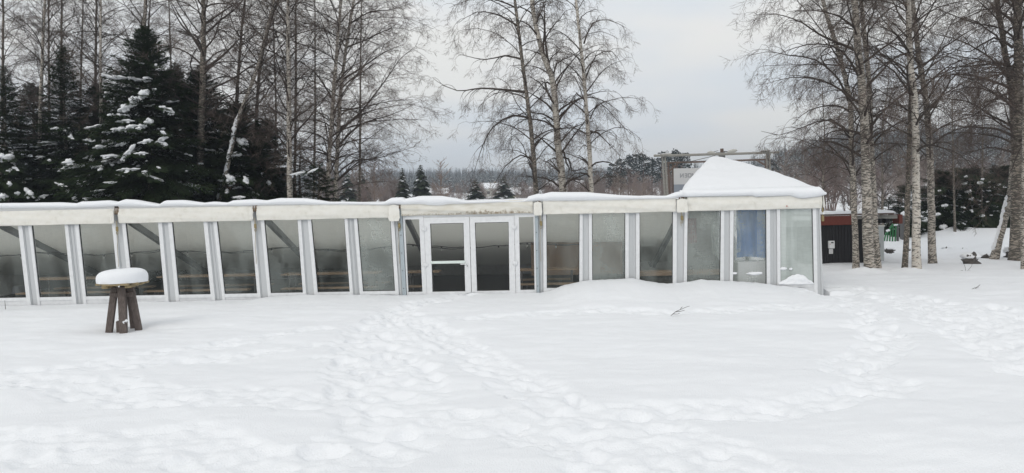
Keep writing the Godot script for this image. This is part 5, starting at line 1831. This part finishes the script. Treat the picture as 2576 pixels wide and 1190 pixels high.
	for k in 5:
		m = MB.new()
		m.bar(Vector3(-0.24 + k * 0.11, 0, 0.04 * k), Vector3(-0.14 + k * 0.10, 0.55 + k * 0.16, 0.04 * k), 0.05, 0.05, Vector3.BACK)
		obj("rail", m, M.green_paint, gs)
	m = MB.new(); m.bar(Vector3(-0.2, 0.5, 0.12), Vector3(0.3, 1.15, 0.12), 0.07, 0.05, Vector3.BACK); obj("handrail", m, M.green_paint, gs)
	lump(gs, Vector3(-0.12, 0.66, 0.15), Vector3(0.09, 0.07, 0.09), 0.3); lump(gs, Vector3(0.2, 0.92, 0.2), Vector3(0.12, 0.05, 0.1), 0.0); lump(gs, Vector3(0.22, 1.26, 0.1), Vector3(0.09, 0.06, 0.1), 0.0)
	# posts with snow caps
	q = at(2258, 560, 33.0)
	var bo := thing("grey_bollard", "slim grey bollard with dark cap right of the green steps", "bollard", Vector3(q.x, ground(q.x, q.z) - 0.1, q.z))
	m = MB.new(); m.tube(PackedVector3Array([Vector3.ZERO, Vector3(0, 0.88, 0)]), PackedFloat32Array([0.06, 0.05]), 9, true); obj("post", m, M.dark_metal, bo)
	m = MB.new(); m.tube(PackedVector3Array([Vector3(0, 0.86, 0), Vector3(0, 0.92, 0), Vector3(0, 0.98, 0)]), PackedFloat32Array([0.09, 0.1, 0.05]), 9, true); obj("cap", m, M.dark_metal, bo)
	q = at(2271, 560, 34.0)
	var mb := thing("mailbox", "grey box on a post under a round cap of snow", "mailbox", Vector3(q.x, ground(q.x, q.z) - 0.1, q.z))
	m = MB.new(); m.bevel(Vector3(0.05, 0.6, 0), Vector3(0.26, 1.3, 0.26), 0.015); obj("case", m, M.dark_metal, mb)
	m = MB.new(); m.bevel(Vector3(-0.17, 1.18, 0.05), Vector3(0.1, 0.1, 0.1), 0.02); obj("red_light", m, M.red_paint, mb)
	lump(mb, Vector3(0.05, 1.30, 0), Vector3(0.2, 0.22, 0.2), 0.0, 0)
	# stones half under the snow
	var st := [[2102, 648, 24, 11, "flat dark stone at the foot of the shed"], [2237, 628, 23, 8, "low dark stone in the snow right of the cabinet"], [2444, 650, 40, 24, "largest grey boulder in the snow"], [2480, 645, 22, 10, "flat stone just right of the largest boulder"], [2541, 636, 24, 24, "pointed boulder at the foot of the big right birch"], [2382, 626, 20, 9, "small dark stone beyond the single right birch"], [2420, 627, 24, 7, "flat stone beyond the largest boulder"], [2284, 628, 14, 9, "dark stone between the two close birch trunks"]]
	for s in st:
		q = on_ground(s[0], s[1] + s[3] * 0.5)
		var sc := -q.z / F
		m = MB.new()
		m.blob(Vector3(0, 0, 0), Vector3(s[2] * 0.48 * sc, s[3] * 0.72 * sc, s[2] * 0.42 * sc), 16, 10, nz_c, 0.9, 45.0, Vector3(s[0], 0, 0))
		var so := obj("boulder", m, M.stone)
		so.position = q + Vector3(0, s[3] * 0.10 * sc, 0)
		tag(so, s[4], "stone", "stones in the snow")
		var cp := MB.new()
		cp.blob(Vector3(0.03, s[3] * 0.62 * sc, -0.08), Vector3(s[2] * 0.6 * sc, s[3] * 0.42 * sc, s[2] * 0.5 * sc), 14, 8, nz_b, 0.3, 30.0, Vector3(0, s[0], 0))
		obj("snow_cap", cp, M.clump_snow, so)

func make_table() -> void:
	var base := on_ground(313, 826)
	var o := thing("outdoor_table", "round wooden standing table in the snow under a thick cap of snow", "table", base + Vector3(0, -0.05, 0), 0.2)
	var d := -base.z
	var s := d / F
	var ty := at(307, 712, d).y - o.position.y
	var R := 57.5 * s
	var n := 7
	for k in n:                                        # planks of the round top
		var z := (k - (n - 1) * 0.5) * 2.0 * R / n
		var hw := sqrt(maxf(0.0, R * R - z * z))
		hw = maxf(hw, R * 0.35)
		var m := MB.new()
		m.bevel(Vector3(0, ty + 0.004 * (k % 2), z), Vector3(hw * 2.0, 0.032, 2.0 * R / n - 0.008), 0.004)
		obj("plank", m, M.raw_plank, o)
	for k in 2:
		var m := MB.new()
		m.bevel(Vector3((k - 0.5) * R * 0.9, ty - 0.04, 0), Vector3(0.09, 0.045, R * 1.7), 0.004)
		obj("batten", m, M.raw_plank, o)
	var legs := [[-0.12, 0.03, -0.25, 0.10, 0.105], [0.02, 0.14, 0.07, 0.26, 0.115], [0.12, 0.0, 0.28, 0.05, 0.105], [-0.03, -0.12, -0.09, -0.24, 0.105], [0.07, -0.1, 0.11, -0.20, 0.10]]
	for l in legs:
		var m := MB.new()
		m.bar(Vector3(l[2], -0.25, l[3]), Vector3(l[0], ty - 0.06, l[1]), l[4], 0.075, Vector3.BACK)
		obj("leg", m, M.weathered_wood, o)
	for q in [[0.0, 0.1, 0.36, 0.0], [0.0, -0.06, 0.34, 0.0]]:
		var m := MB.new()
		m.bevel(Vector3(q[0], ty - 0.20, q[1] - 0.03), Vector3(q[2], 0.08, 0.05), 0.004)
		obj("brace", m, M.weathered_wood, o)
	var m := MB.new()
	m.bevel(Vector3(-0.03, 0.09, 0.12), Vector3(0.10, 0.22, 0.10), 0.01)
	obj("foot_block", m, M.weathered_wood, o)
	m = MB.new()
	var hh := 35.0 * s
	m.sheet(48, 18, func(a: float, b: float) -> Vector3:
		var th := -a * TAU
		var ph := b * PI * 0.5
		var rr := pow(cos(ph), 0.42) if b < 0.999 else 0.0
		var sy := pow(sin(ph), 0.75)
		var dir := Vector3(cos(th), 0, sin(th))
		var lean := 1.0 - 0.16 * (0.5 - 0.5 * dir.x) * rr
		var bulge := 1.0 + 0.05 * sin(ph * 2.0) + 0.02 * nz_b.get_noise_2d(dir.x * 30.0 + 5.0, dir.z * 30.0)
		return dir * R * 1.01 * rr * bulge + Vector3(0, ty + 0.018 + hh * sy * lean, 0))
	var sn := obj("table_snow", m, M.snow)
	sn.position = o.position
	tag(sn, "thick rounded cap of snow lying on the wooden standing table", "snow cap")
	lump(o, Vector3(-0.02, 0.24, 0.13), Vector3(0.05, 0.03, 0.05), 0.0)
	lump(o, Vector3(0.09, 0.20, 0.24), Vector3(0.05, 0.03, 0.03), 0.5)

func stick(label: String, pts: Array, r: float, called := "fallen_twig") -> void:
	var base := on_ground(pts[0][0][0], pts[0][0][1])
	var o := MB.new()
	for p in pts:
		var pp := PackedVector3Array()
		var rr := PackedFloat32Array()
		for k in p.size():
			pp.push_back(at(p[k][0], p[k][1], -base.z + 0.03 * k) - base)
			rr.push_back(lerpf(r, r * 0.45, float(k) / p.size()))
		o.tube(pp, rr, 5)
	var m := obj(called, o, M.branch)
	m.position = base
	tag(m, label, "twig", "twigs in the snow")

func snow_strip(tree: Node3D, line_: Array, d: float, wide: float, off: float) -> void:   # snow lying along the upper side of a leaning trunk
	var pts := PackedVector3Array()
	for q in line_: pts.push_back(at(q[0] + off, q[1], d - 0.03) - tree.position)
	var sp := spline(pts, 0.05)
	var rr := PackedFloat32Array()
	for k in sp.size():
		var e := smoothstep(0.0, 0.06, float(k) / sp.size()) * smoothstep(1.0, 0.85, float(k) / sp.size())
		rr.push_back(wide * d / F * (0.75 + 0.55 * nz_c.get_noise_2d(k * 9.0, off * 7.0)) * e + 0.004)
		sp[k] += Vector3(nz_b.get_noise_2d(k * 14.0, 3.0), 0, nz_b.get_noise_2d(k * 14.0, 9.0)) * 0.03
	var m := MB.new()
	m.tube(sp, rr, 9, true)
	obj("snow_strip", m, M.clump_snow, tree)

func make_trees() -> void:
	# snow lumps measured on the spruces: centre x, y, half width, half height, tilt
	var c1 := [[665, 405, 100, 11, -0.1], [552, 485, 24, 15, 0.2], [690, 525, 70, 22, 0.65], [750, 482, 28, 8, 0.1], [872, 572, 24, 18, -0.5], [838, 552, 14, 7, 0], [920, 615, 16, 10, 0], [640, 626, 45, 11, 0], [766, 628, 20, 18, 0.3], [670, 660, 70, 13, 0.12], [505, 652, 50, 10, 0.15], [560, 680, 30, 14, 0.1], [450, 663, 20, 12, 0], [715, 663, 14, 10, 0], [366, 706, 10, 12, 0], [285, 662, 16, 8, 0], [447, 723, 22, 8, 0], [570, 750, 75, 13, 0.13], [790, 728, 55, 13, 0.1], [850, 745, 16, 16, -0.4], [920, 725, 26, 34, -0.7], [840, 684, 18, 12, -0.5], [662, 790, 48, 15, 0.75], [725, 792, 30, 10, 0], [570, 805, 38, 10, 0], [500, 862, 28, 12, 0], [472, 826, 18, 12, 0.4], [350, 838, 34, 16, 0.2], [340, 866, 44, 14, 0.35], [665, 875, 55, 9, 0], [955, 835, 48, 14, -0.5], [1008, 890, 30, 22, -0.7], [965, 908, 38, 15, -0.2], [985, 985, 34, 14, -0.35], [575, 942, 35, 8, 0], [310, 952, 36, 10, -0.3], [350, 988, 9, 10, 0], [148, 995, 30, 22, -0.8], [45, 815, 16, 36, -1.2], [10, 812, 16, 24, 0], [50, 950, 16, 14, 0], [92, 998, 12, 13, 0], [212, 1020, 36, 11, 0.3], [385, 1022, 15, 9, 0], [8, 1015, 24, 20, 0], [205, 810, 20, 7, 0], [255, 828, 12, 7, 0], [80, 868, 14, 10, -0.3], [50, 880, 14, 10, 0.2], [1070, 880, 10, 10, -0.6], [1250, 738, 22, 34, 0.9], [1216, 800, 24, 16, 0.2], [1190, 928, 24, 30, 0.8], [1270, 932, 14, 22, 0.5], [1235, 1020, 34, 12, 0], [1140, 932, 14, 12, 0], [1372, 706, 9, 7, 0], [1388, 945, 14, 16, 0], [225, 735, 40, 4, 0.0], [500, 985, 40, 6, 0.1], [790, 915, 45, 6, -0.4], [720, 320, 22, 7, -0.4], [805, 335, 6, 8, 0], [585, 515, 14, 10, -0.4], [545, 830, 8, 8, 0], [745, 885, 12, 6, 0], [465, 905, 12, 5, 0], [820, 865, 10, 6, -0.4]]
	var sl := [   # label, apex x, apex y, half width, distance, options
		["largest spruce, its boughs laid with bars of snow, behind the second bay", 362, 66, 215, 26.0, {"snow": 26, "density": 44.0, "shape": 0.75}],
		["dark slim spruce around a bare trunk, left of the largest spruce", 156, 110, 125, 28.0, {"snow": 10, "density": 32.0}],
		["spruce cut by the left edge of the picture", 8, 165, 130, 27.0, {"snow": 8, "density": 34.0}],
		["dark spruce behind the big grey trunk", 500, 180, 165, 28.5, {"snow": 12, "density": 50.0, "shape": 0.6}],
		["spruce behind the snow-covered leaning birch", 598, 262, 145, 27.5, {"snow": 8, "density": 58.0, "shape": 0.55}],
		["rightmost spruce of the dark row, left of the white birch", 668, 300, 105, 28.0, {"snow": 6, "density": 55.0, "shape": 0.6}],
		["rear spruce between the two leftmost spruces", 80, 210, 130, 30.5, {"snow": 6, "density": 42.0, "shape": 0.65}],
		["rear spruce just left of the largest spruce", 240, 215, 140, 30.0, {"snow": 6, "density": 44.0, "shape": 0.65}],
		["rear spruce between the largest spruce and the big grey trunk", 440, 160, 140, 31.0, {"snow": 6, "density": 44.0, "shape": 0.7}],
		["low scrubby spruce with one snowy limb, right of the white birch", 800, 415, 70, 26.2, {"snow": 3, "density": 26.0, "extra": [], "shape": 0.5}],
		["thin sparse spruce right of the white birch", 752, 350, 55, 30.0, {"snow": 2, "density": 20.0}],
	]
	var give := []
	for k in sl.size(): give.append([])
	for q in c1:
		var px: float = q[0] * 0.4872
		var py: float = q[1] * 0.4872
		var best := 0
		var bs := 1e9
		for k in 6:
			var off: float = absf(px - sl[k][1]) / float(sl[k][3]) + (0.0 if py > sl[k][2] + 20 else 2.0)
			if off < bs:
				bs = off; best = k
		var d: float = sl[best][4]
		var yy: float = clampf((py - sl[best][2]) / (620.0 - sl[best][2]), 0.05, 1.0)
		var R: float = sl[best][3] * d / F * pow(yy, 0.8)
		var lat: float = (px - sl[best][1]) * d / F
		var fwd := sqrt(maxf(0.05, R * R - lat * lat)) * 1.0
		var dd := d - fwd
		var p := at(px, py, dd)
		var sc := 0.4872 * dd / F
		give[best].append([p, Vector3(q[2] * sc * 1.25, q[3] * sc * 1.15, maxf(q[3], q[2] * 0.5) * sc * 1.1), q[4]])
	give[9].append([at(766, 434, 25.4), Vector3(0.46, 0.07, 0.09), 0.12])
	for k in sl.size():
		var op: Dictionary = sl[k][5]
		op["extra"] = give[k]
		spruce(sl[k][0], sl[k][1], sl[k][2], sl[k][3], sl[k][4], op)
	# dark evergreens behind the right-hand birches
	var hs := [["evergreen behind the single right birch, left of the snow-flecked bush", 2368, 438, 75, 38.0], ["broad dark evergreen with round clumps of snow above the snow bank", 2440, 432, 85, 39.0], ["evergreen half behind the big birch at the right edge", 2520, 428, 80, 40.0], ["sparse brown-green evergreen behind the two close trunks", 2280, 470, 55, 36.0], ["low dark evergreen beside the green steps", 2235, 505, 45, 37.0]]
	var cl := [[1022, 912, 7], [1010, 950, 13], [985, 1018, 15], [1052, 1028, 12], [1035, 990, 14], [912, 1062, 14], [992, 1102, 14], [1105, 1115, 10], [873, 1108, 15], [905, 1172, 16], [815, 1140, 14], [1108, 925, 8], [1095, 945, 12], [1140, 945, 10], [1190, 955, 9], [1150, 1010, 8], [1160, 1060, 9], [1050, 1085, 6], [960, 1090, 6], [885, 985, 6]]
	var gv := [[], [], [], [], []]
	for q in cl:
		var px: float = 1932 + q[0] * 0.4872
		var best := 0 if px < 2402 else (1 if px < 2485 else 2)
		if px < 2320: best = 0
		var dd: float = hs[best][4] - 1.3
		var sc := 0.4872 * dd / F
		gv[best].append([at(px, q[1] * 0.4872, dd), Vector3(q[2] * sc * 1.3, q[2] * sc * 1.0, q[2] * sc), 0.1])
	for k in hs.size():
		spruce(hs[k][0], hs[k][1], hs[k][2], hs[k][3], hs[k][4], {"snow": 16, "density": 60.0 if k < 3 else 26.0, "shape": 0.38, "extra": gv[k]}, "evergreens behind the right birches")

	# left-hand birches
	var G := "bare birches behind the left of the marquee"
	birch("thin dark birch at the left edge of the picture", 29.0, [[5, 520], [6, 300], [8, 0]], 9, {"from": 5.0, "bark": "dark", "count": 36}, G)
	birch("pale slim birch among the leftmost spruces", 28.0, [[100, 500], [101, 300], [107, 120], [113, 0]], 11, {"from": 5.0, "bark": "mid", "count": 40}, G)
	birch("dark thin birch just right of the pale slim birch on the left", 31.0, [[124, 400], [123, 200], [122, 0]], 8, {"from": 5.0, "bark": "dark", "count": 36}, G)
	birch("dark birch whose trunk vanishes into the second spruce", 30.0, [[154, 420], [154, 210], [155, 0]], 9, {"from": 5.0, "bark": "dark", "count": 38}, G)
	birch("bright white straight birch left of the largest spruce", 29.0, [[258, 470], [254, 300], [253, 150], [253, 0]], 10, {"from": 5.0, "bark": "white", "count": 34}, G)
	birch("brown birch close behind the bright white one", 30.5, [[239, 420], [239, 250], [243, 0]], 10, {"from": 5.0, "bark": "dark", "count": 36}, G)
	birch("pale twin-stemmed birch behind the top of the largest spruce", 30.0, [[358, 460], [359, 200], [366, 0]], 20, {"from": 5.0, "bark": "mid", "count": 34, "limbs": [[9, [[360, 180], [372, 80], [378, 0], [382, -80]]]]}, G)
	birch("big grey birch with a thick trunk and wide rising limbs", 27.0, [[504, 480], [504, 360], [512, 125], [511, 0]], 23, {"from": 5.0, "bark": "dark", "count": 44, "reach": 4.2, "rise": 32, "limbs": [[8, [[508, 130], [470, 70], [440, 20], [415, -20]]], [9, [[514, 175], [560, 140], [605, 95], [640, 60]]], [7, [[516, 60], [560, 30], [620, -10]]], [8, [[502, 110], [455, 60], [425, 0]]]]}, G)
	birch("dark birch between the big grey birch and the leaning one", 29.0, [[590, 470], [592, 312], [606, 97], [616, 0]], 11, {"from": 5.0, "bark": "dark", "count": 40}, G)
	var ln := birch("leaning birch with snow along its trunk", 26.5, [[549, 510], [572, 420], [594, 312], [618, 250], [643, 185], [665, 100], [690, 0]], 12, {"bark": "mid", "count": 30, "from": 4.5}, G)
	snow_strip(ln, [[549, 508], [560, 462], [572, 420], [594, 312], [606, 280]], 26.5, 5.4, -2.5)
	birch("brown-stemmed birch crossing above the leaning birch", 29.5, [[640, 420], [644, 312], [654, 170], [678, 63], [700, 0]], 11, {"from": 5.0, "bark": "dark", "count": 36}, G)
	birch("tall white birch with a straight trunk right of the spruces", 26.5, [[729, 520], [728, 400], [726, 210], [724, 0]], 16, {"bark": "white", "count": 44, "reach": 3.8, "from": 4.0}, G)
	birch("thin brown birch behind the tall white one", 29.0, [[742, 420], [744, 215], [744, 0]], 8, {"bark": "dark", "count": 34}, G)
	birch("left of the two leaning birches with branches sweeping right", 27.0, [[824, 520], [827, 414], [839, 234], [858, 0]], 13, {"bark": "mid", "count": 44, "reach": 3.8, "limbs": [[6, [[838, 250], [790, 180], [740, 150], [690, 140]]]]}, G)
	birch("right of the two leaning birches with branches sweeping right", 27.8, [[842, 520], [845, 460], [858, 224], [880, 60], [890, 0]], 12, {"bark": "mid", "count": 56, "reach": 4.2, "rise": 30, "dense": 4.2, "limbs": [[7, [[850, 330], [900, 290], [960, 215], [1010, 145], [1050, 115]]], [7, [[848, 370], [905, 315], [980, 290], [1045, 262]]], [5, [[846, 440], [890, 405], [950, 398], [1040, 370]]], [5, [[852, 280], [910, 270], [980, 255], [1040, 250]]], [6, [[862, 200], [910, 170], [970, 130], [1020, 110]]], [5, [[880, 60], [930, 30], [980, 25], [1030, 10]]], [5, [[870, 120], [920, 100], [990, 70], [1040, 80]]]]}, G)
	for q in [[205, 34.0, "thin birch far behind, between the white birch and the second spruce"], [430, 33.0, "thin birch far behind, left of the big grey birch"], [690, 34.0, "thin birch far behind the rightmost spruce"], [790, 34.0, "thin birch far behind, between the tall white and the leaning pair"], [905, 35.0, "thin birch far behind, right of the leaning pair"]]:
		birch(q[2], q[1], [[q[0], 470], [q[0] + rng.randf_range(-4, 4), 250], [q[0] + rng.randf_range(-8, 8), 0]], 7, {"bark": "dark", "count": 26, "reach": 2.6, "from": 4.5}, G)
	# middle group: weeping birches
	var C := "weeping birches behind the doors"
	birch("left birch of the middle group, leaning, with a long limb to the left", 27.0, [[1351, 520], [1349, 482], [1336, 330], [1322, 219], [1298, 24], [1292, -40]], 13, {"bark": "dark", "count": 36, "spray": 2.0, "hang": 0.85, "droop": 1.2, "reach": 2.7, "limbs": [[8, [[1326, 232], [1270, 226], [1210, 222], [1150, 228], [1100, 205], [1088, 195]]], [7, [[1338, 300], [1290, 290], [1240, 320], [1215, 365], [1195, 425]]], [6, [[1316, 150], [1270, 140], [1220, 150], [1150, 135]]], [6, [[1308, 70], [1260, 40], [1200, 30], [1150, 60]]], [9, [[1341, 425], [1333, 416], [1326, 403]]], [5, [[1345, 400], [1310, 390], [1270, 420], [1240, 470]]], [5, [[1298, 20], [1250, 0], [1180, 0], [1130, 20]]]]}, C)
	birch("thickest middle birch with mottled bark and a forked top", 27.5, [[1420, 520], [1417, 482], [1402, 340], [1393, 219], [1362, 120], [1343, 40], [1337, -30]], 21, {"bark": "white", "count": 38, "spray": 2.0, "hang": 0.85, "droop": 1.2, "reach": 2.6, "limbs": [[8, [[1408, 376], [1419, 384], [1424, 408], [1434, 428], [1450, 432]]], [9, [[1388, 200], [1374, 120], [1370, 40], [1366, -60]]], [7, [[1392, 205], [1400, 160], [1440, 140], [1470, 120]]], [7, [[1408, 330], [1370, 305], [1320, 300], [1290, 320], [1285, 360]]], [7, [[1412, 395], [1430, 400], [1440, 430], [1470, 425], [1500, 440]]], [6, [[1394, 230], [1420, 180], [1450, 140]]], [6, [[1396, 260], [1360, 210], [1330, 190], [1290, 205]]], [7, [[1416, 440], [1380, 410], [1350, 395]]], [5, [[1400, 300], [1440, 260], [1450, 240], [1460, 250]]]]}, C)
	birch("right birch of the middle group with a slim white stem", 27.0, [[1490, 520], [1488, 487], [1480, 340], [1468, 185], [1455, 60], [1449, 0]], 13, {"bark": "white", "count": 42, "spray": 2.1, "hang": 0.85, "droop": 1.25, "reach": 2.3, "limbs": [[5, [[1484, 330], [1505, 335], [1525, 355], [1560, 392]]], [5, [[1469, 110], [1490, 60], [1530, 50], [1575, 70]]], [5, [[1472, 200], [1500, 140], [1540, 130], [1565, 165]]], [4, [[1484, 300], [1510, 260], [1550, 300], [1590, 340]]], [5, [[1470, 250], [1450, 235], [1420, 290]]]]}, C)
	# right-hand birches
	var D := "birches right of the marquee"
	birch("slim leftmost trunk of the right birch cluster, bending left above", 20.5, [[2153, 690], [2151, 580], [2143, 390], [2137, 250], [2107, 122], [2080, 40], [2070, 0]], 14, {"bark": "mid", "count": 34, "spray": 1.9, "hang": 0.8, "droop": 1.1, "reach": 2.8, "from": 2.3, "limbs": [[7, [[2140, 270], [2110, 200], [2050, 150], [1990, 140], [1930, 130], [1880, 140]]], [6, [[2142, 340], [2090, 300], [2020, 320], [1960, 340], [1915, 330]]], [5, [[2146, 460], [2120, 400], [2060, 370], [1990, 345], [1940, 350]]]]}, D)
	birch("thickest mottled trunk of the right birch cluster", 20.0, [[2191, 690], [2184, 600], [2176, 341], [2166, 195], [2149, 0]], 25, {"bark": "mid", "count": 36, "spray": 1.9, "hang": 0.8, "reach": 3.0, "from": 3.0, "limbs": [[8, [[2170, 210], [2120, 130], [2060, 110], [2000, 120], [1950, 140]]], [7, [[2160, 80], [2110, 40], [2040, 25], [1980, 30]]], [7, [[2172, 300], [2120, 230], [2060, 200], [1990, 195], [1930, 210]]]]}, D)
	birch("third trunk of the right birch cluster, close behind the thickest", 20.6, [[2209, 680], [2202, 580], [2190, 341], [2185, 195], [2166, 0]], 15, {"bark": "mid", "count": 34, "spray": 1.9, "hang": 0.8, "reach": 2.8, "from": 3.0}, D)
	birch("bright white trunk of the close pair on the right", 20.0, [[2305, 690], [2305, 580], [2302, 292], [2290, 146], [2285, 0]], 19, {"bark": "white", "count": 36, "spray": 1.9, "hang": 0.8, "reach": 2.8, "from": 3.0, "limbs": [[6, [[2292, 240], [2250, 180], [2200, 140], [2160, 60]]], [6, [[2288, 100], [2250, 60], [2210, 30]]]]}, D)
	birch("dark slim trunk of the close pair on the right", 20.4, [[2275, 690], [2281, 580], [2290, 290], [2292, 150], [2286, 0]], 12, {"bark": "dark", "count": 26, "spray": 1.9, "hang": 0.8, "reach": 2.4, "from": 3.2}, D)
	birch("single brown-banded birch further back on the right", 22.5, [[2346, 660], [2344, 580], [2336, 317], [2312, 146], [2295, 0]], 17, {"bark": "mid", "count": 40, "spray": 1.9, "hang": 0.8, "reach": 3.0, "from": 3.0, "limbs": [[6, [[2330, 260], [2370, 190], [2430, 175], [2500, 160]]], [5, [[2322, 200], [2360, 130], [2400, 40]]]]}, D)
	var lr := birch("leaning snow-streaked birch trunk at the right edge", 23.5, [[2506, 632], [2520, 575], [2535, 520], [2548, 440], [2556, 300], [2560, 100], [2562, 0]], 17, {"bark": "mid", "count": 30, "spray": 1.9, "hang": 0.8, "reach": 3.0, "from": 3.4}, D)
	snow_strip(lr, [[2502, 630], [2518, 575], [2530, 525], [2538, 490]], 23.5, 4.5, -5.0)
	birch("massive dark birch trunk at the right edge", 22.8, [[2556, 640], [2558, 500], [2562, 292], [2560, 0]], 28, {"bark": "dark", "count": 44, "spray": 1.9, "hang": 0.8, "reach": 4.6, "rise": 28, "from": 3.2, "limbs": [[9, [[2552, 345], [2510, 325], [2450, 320], [2400, 316], [2360, 300]]], [8, [[2550, 230], [2500, 250], [2450, 290], [2400, 280]]], [8, [[2548, 120], [2500, 95], [2440, 130], [2390, 120]]], [7, [[2552, 60], [2500, 20], [2440, 40], [2380, 70]]], [7, [[2552, 180], [2500, 190], [2450, 200], [2380, 180]]]]}, D)
	birch("dark forked stem just left of the massive right trunk", 23.5, [[2556, 430], [2546, 244], [2526, 122], [2509, 0]], 20, {"bark": "dark", "count": 34, "spray": 1.9, "hang": 0.8, "reach": 3.4, "from": 4.2}, D)
	birch("brown birch trunk cut by the right edge", 20.0, [[2578, 690], [2577, 500], [2582, 200], [2585, 0]], 14, {"bark": "mid", "count": 24, "hang": 0.5, "reach": 2.6, "from": 3.5}, D)
	for q in [[2220, 34.0, "thin bare birch behind the gap between the right clusters"], [2400, 36.0, "thin bare birch behind the snow-flecked evergreens"], [2070, 36.0, "thin bare birch rising behind the shed"], [2140, 40.0, "thin bare birch behind the right birch cluster"], [2470, 38.0, "slender bare birch behind the boulders"]]:
		birch(q[2], q[1], [[q[0], 480], [q[0] + rng.randf_range(-4, 4), 330], [q[0] + rng.randf_range(-8, 8), 270]], 5, {"bark": "dark", "count": 34, "reach": 2.0, "height": 8.0, "from": 1.5, "hang": 0.3}, "thin birches behind the right-hand trees")

func _ready() -> void:
	# ---- camera, sky, sun, exposure
	cam = Camera3D.new()
	cam.name = "camera"
	cam.position = Vector3(0, EYE, 0)
	cam.basis = Basis(Vector3.RIGHT, -atan((CY - 540.0) / F)) * Basis(Vector3.BACK, deg_to_rad(-1.2))
	cam.fov = rad_to_deg(2.0 * atan(CY / F))
	cam.near = 0.1
	cam.far = 4000.0
	add_child(cam)
	nz_a.seed = 3; nz_a.frequency = 0.10
	nz_b.seed = 8; nz_b.frequency = 0.06; nz_b.fractal_octaves = 3
	nz_c.seed = 15; nz_c.frequency = 0.03; nz_c.fractal_octaves = 3
	rng.seed = 20240117
	var env := Environment.new()
	env.background_mode = Environment.BG_SKY
	var sky := Sky.new()
	var ps := PanoramaSkyMaterial.new()
	ps.panorama = overcast()
	sky.sky_material = ps
	env.sky = sky
	env.background_energy_multiplier = 1.0
	env.tonemap_mode = Environment.TONE_MAPPER_LINEAR
	env.tonemap_exposure = 1.26
	env.fog_enabled = true
	env.fog_density = 0.0010
	env.fog_light_color = Color(0.80, 0.845, 0.90)
	env.sdfgi_enabled = true; env.ssao_enabled = true; env.ssil_enabled = true
	var we := WorldEnvironment.new()
	we.name = "world_environment"
	we.environment = env
	add_child(we)
	var sun := DirectionalLight3D.new()
	sun.name = "sun_behind_cloud"
	sun.light_energy = 0.24
	sun.light_color = Color(1.0, 0.97, 0.93)
	sun.light_angular_distance = 32.0
	sun.shadow_enabled = true
	sun.rotation = Vector3(deg_to_rad(-38.0), deg_to_rad(-28.0), 0)
	add_child(sun)
	# ---- structure
	tent_xf = Transform3D(Basis(Vector3.UP, deg_to_rad(-1.5)), Vector3(0, 0, -15.8))
	make_materials()
	stained()
	make_prototypes()
	make_ground()
	make_far()
	make_marquee()
	make_gantry()
	make_shed()
	# ---- trees
	make_trees()
	# ---- small things
	make_table()
	var lf := MB.new()
	var lc := on_tent(1975, 518.7)
	lf.sheet(6, 6, func(a: float, b: float) -> Vector3: return Vector3(lc.x + (a - 0.5) * 0.026 * sin(0.15 + b * 2.8), lc.y + (b - 0.5) * 0.034, 0.112 + 0.008 * sin(a * 3.0)))
	var leaf := obj("red_leaf", lf, M.red_paint); leaf.transform = tent_xf
	tag(leaf, "tiny dark red leaf stuck to the cream valance of the end bay", "leaf")
	stick("small forked birch twig lying on the snow before the marquee", [[[1688, 794], [1700, 784], [1716, 777], [1728, 772], [1735, 770]], [[1700, 785], [1712, 783], [1722, 781]], [[1694, 790], [1704, 790], [1710, 788]], [[1712, 778], [1714, 774], [1717, 772]]], 0.0055)
	stick("bent bare shoot sticking out of the snow near the largest boulder", [[[2430, 684], [2428, 672], [2424, 660]], [[2432, 684], [2444, 670], [2446, 662]], [[2430, 684], [2440, 681], [2452, 684]], [[2430, 684], [2420, 680], [2412, 682]]], 0.005)
	stick("dry stem sticking out of the snow at the left end of the marquee", [[[14, 778], [13, 768], [12, 756]]], 0.006)
	stick("thin curved stem in the snow at the right", [[[2444, 728], [2452, 724], [2462, 722]], [[2454, 726], [2466, 716]]], 0.006)

func overcast() -> ImageTexture:
	var w := 1024
	var h := 512
	var img := Image.create(w, h, false, Image.FORMAT_RGB8)
	var n := FastNoiseLite.new(); n.seed = 12; n.frequency = 1.0; n.fractal_octaves = 4
	for y in h:
		var el := (0.5 - (y + 0.5) / h) * PI
		for x in w:
			var az := TAU * x / w
			var d := Vector3(cos(az) * cos(el), sin(el), sin(az) * cos(el))
			var k := n.get_noise_3d(d.x * 1.6, d.y * 9.0, d.z * 1.6)
			var f := n.get_noise_3d(d.x * 5.0 + 9.0, d.y * 22.0, d.z * 5.0) * 0.35
			var t := clampf(0.5 + (k + f) * 0.9, 0.0, 1.0)
			var c := Color(0.655, 0.695, 0.735).lerp(Color(0.76, 0.755, 0.735), smoothstep(0.1, 0.9, t))
			img.set_pixel(x, y, c.linear_to_srgb())
	return ImageTexture.create_from_image(img)
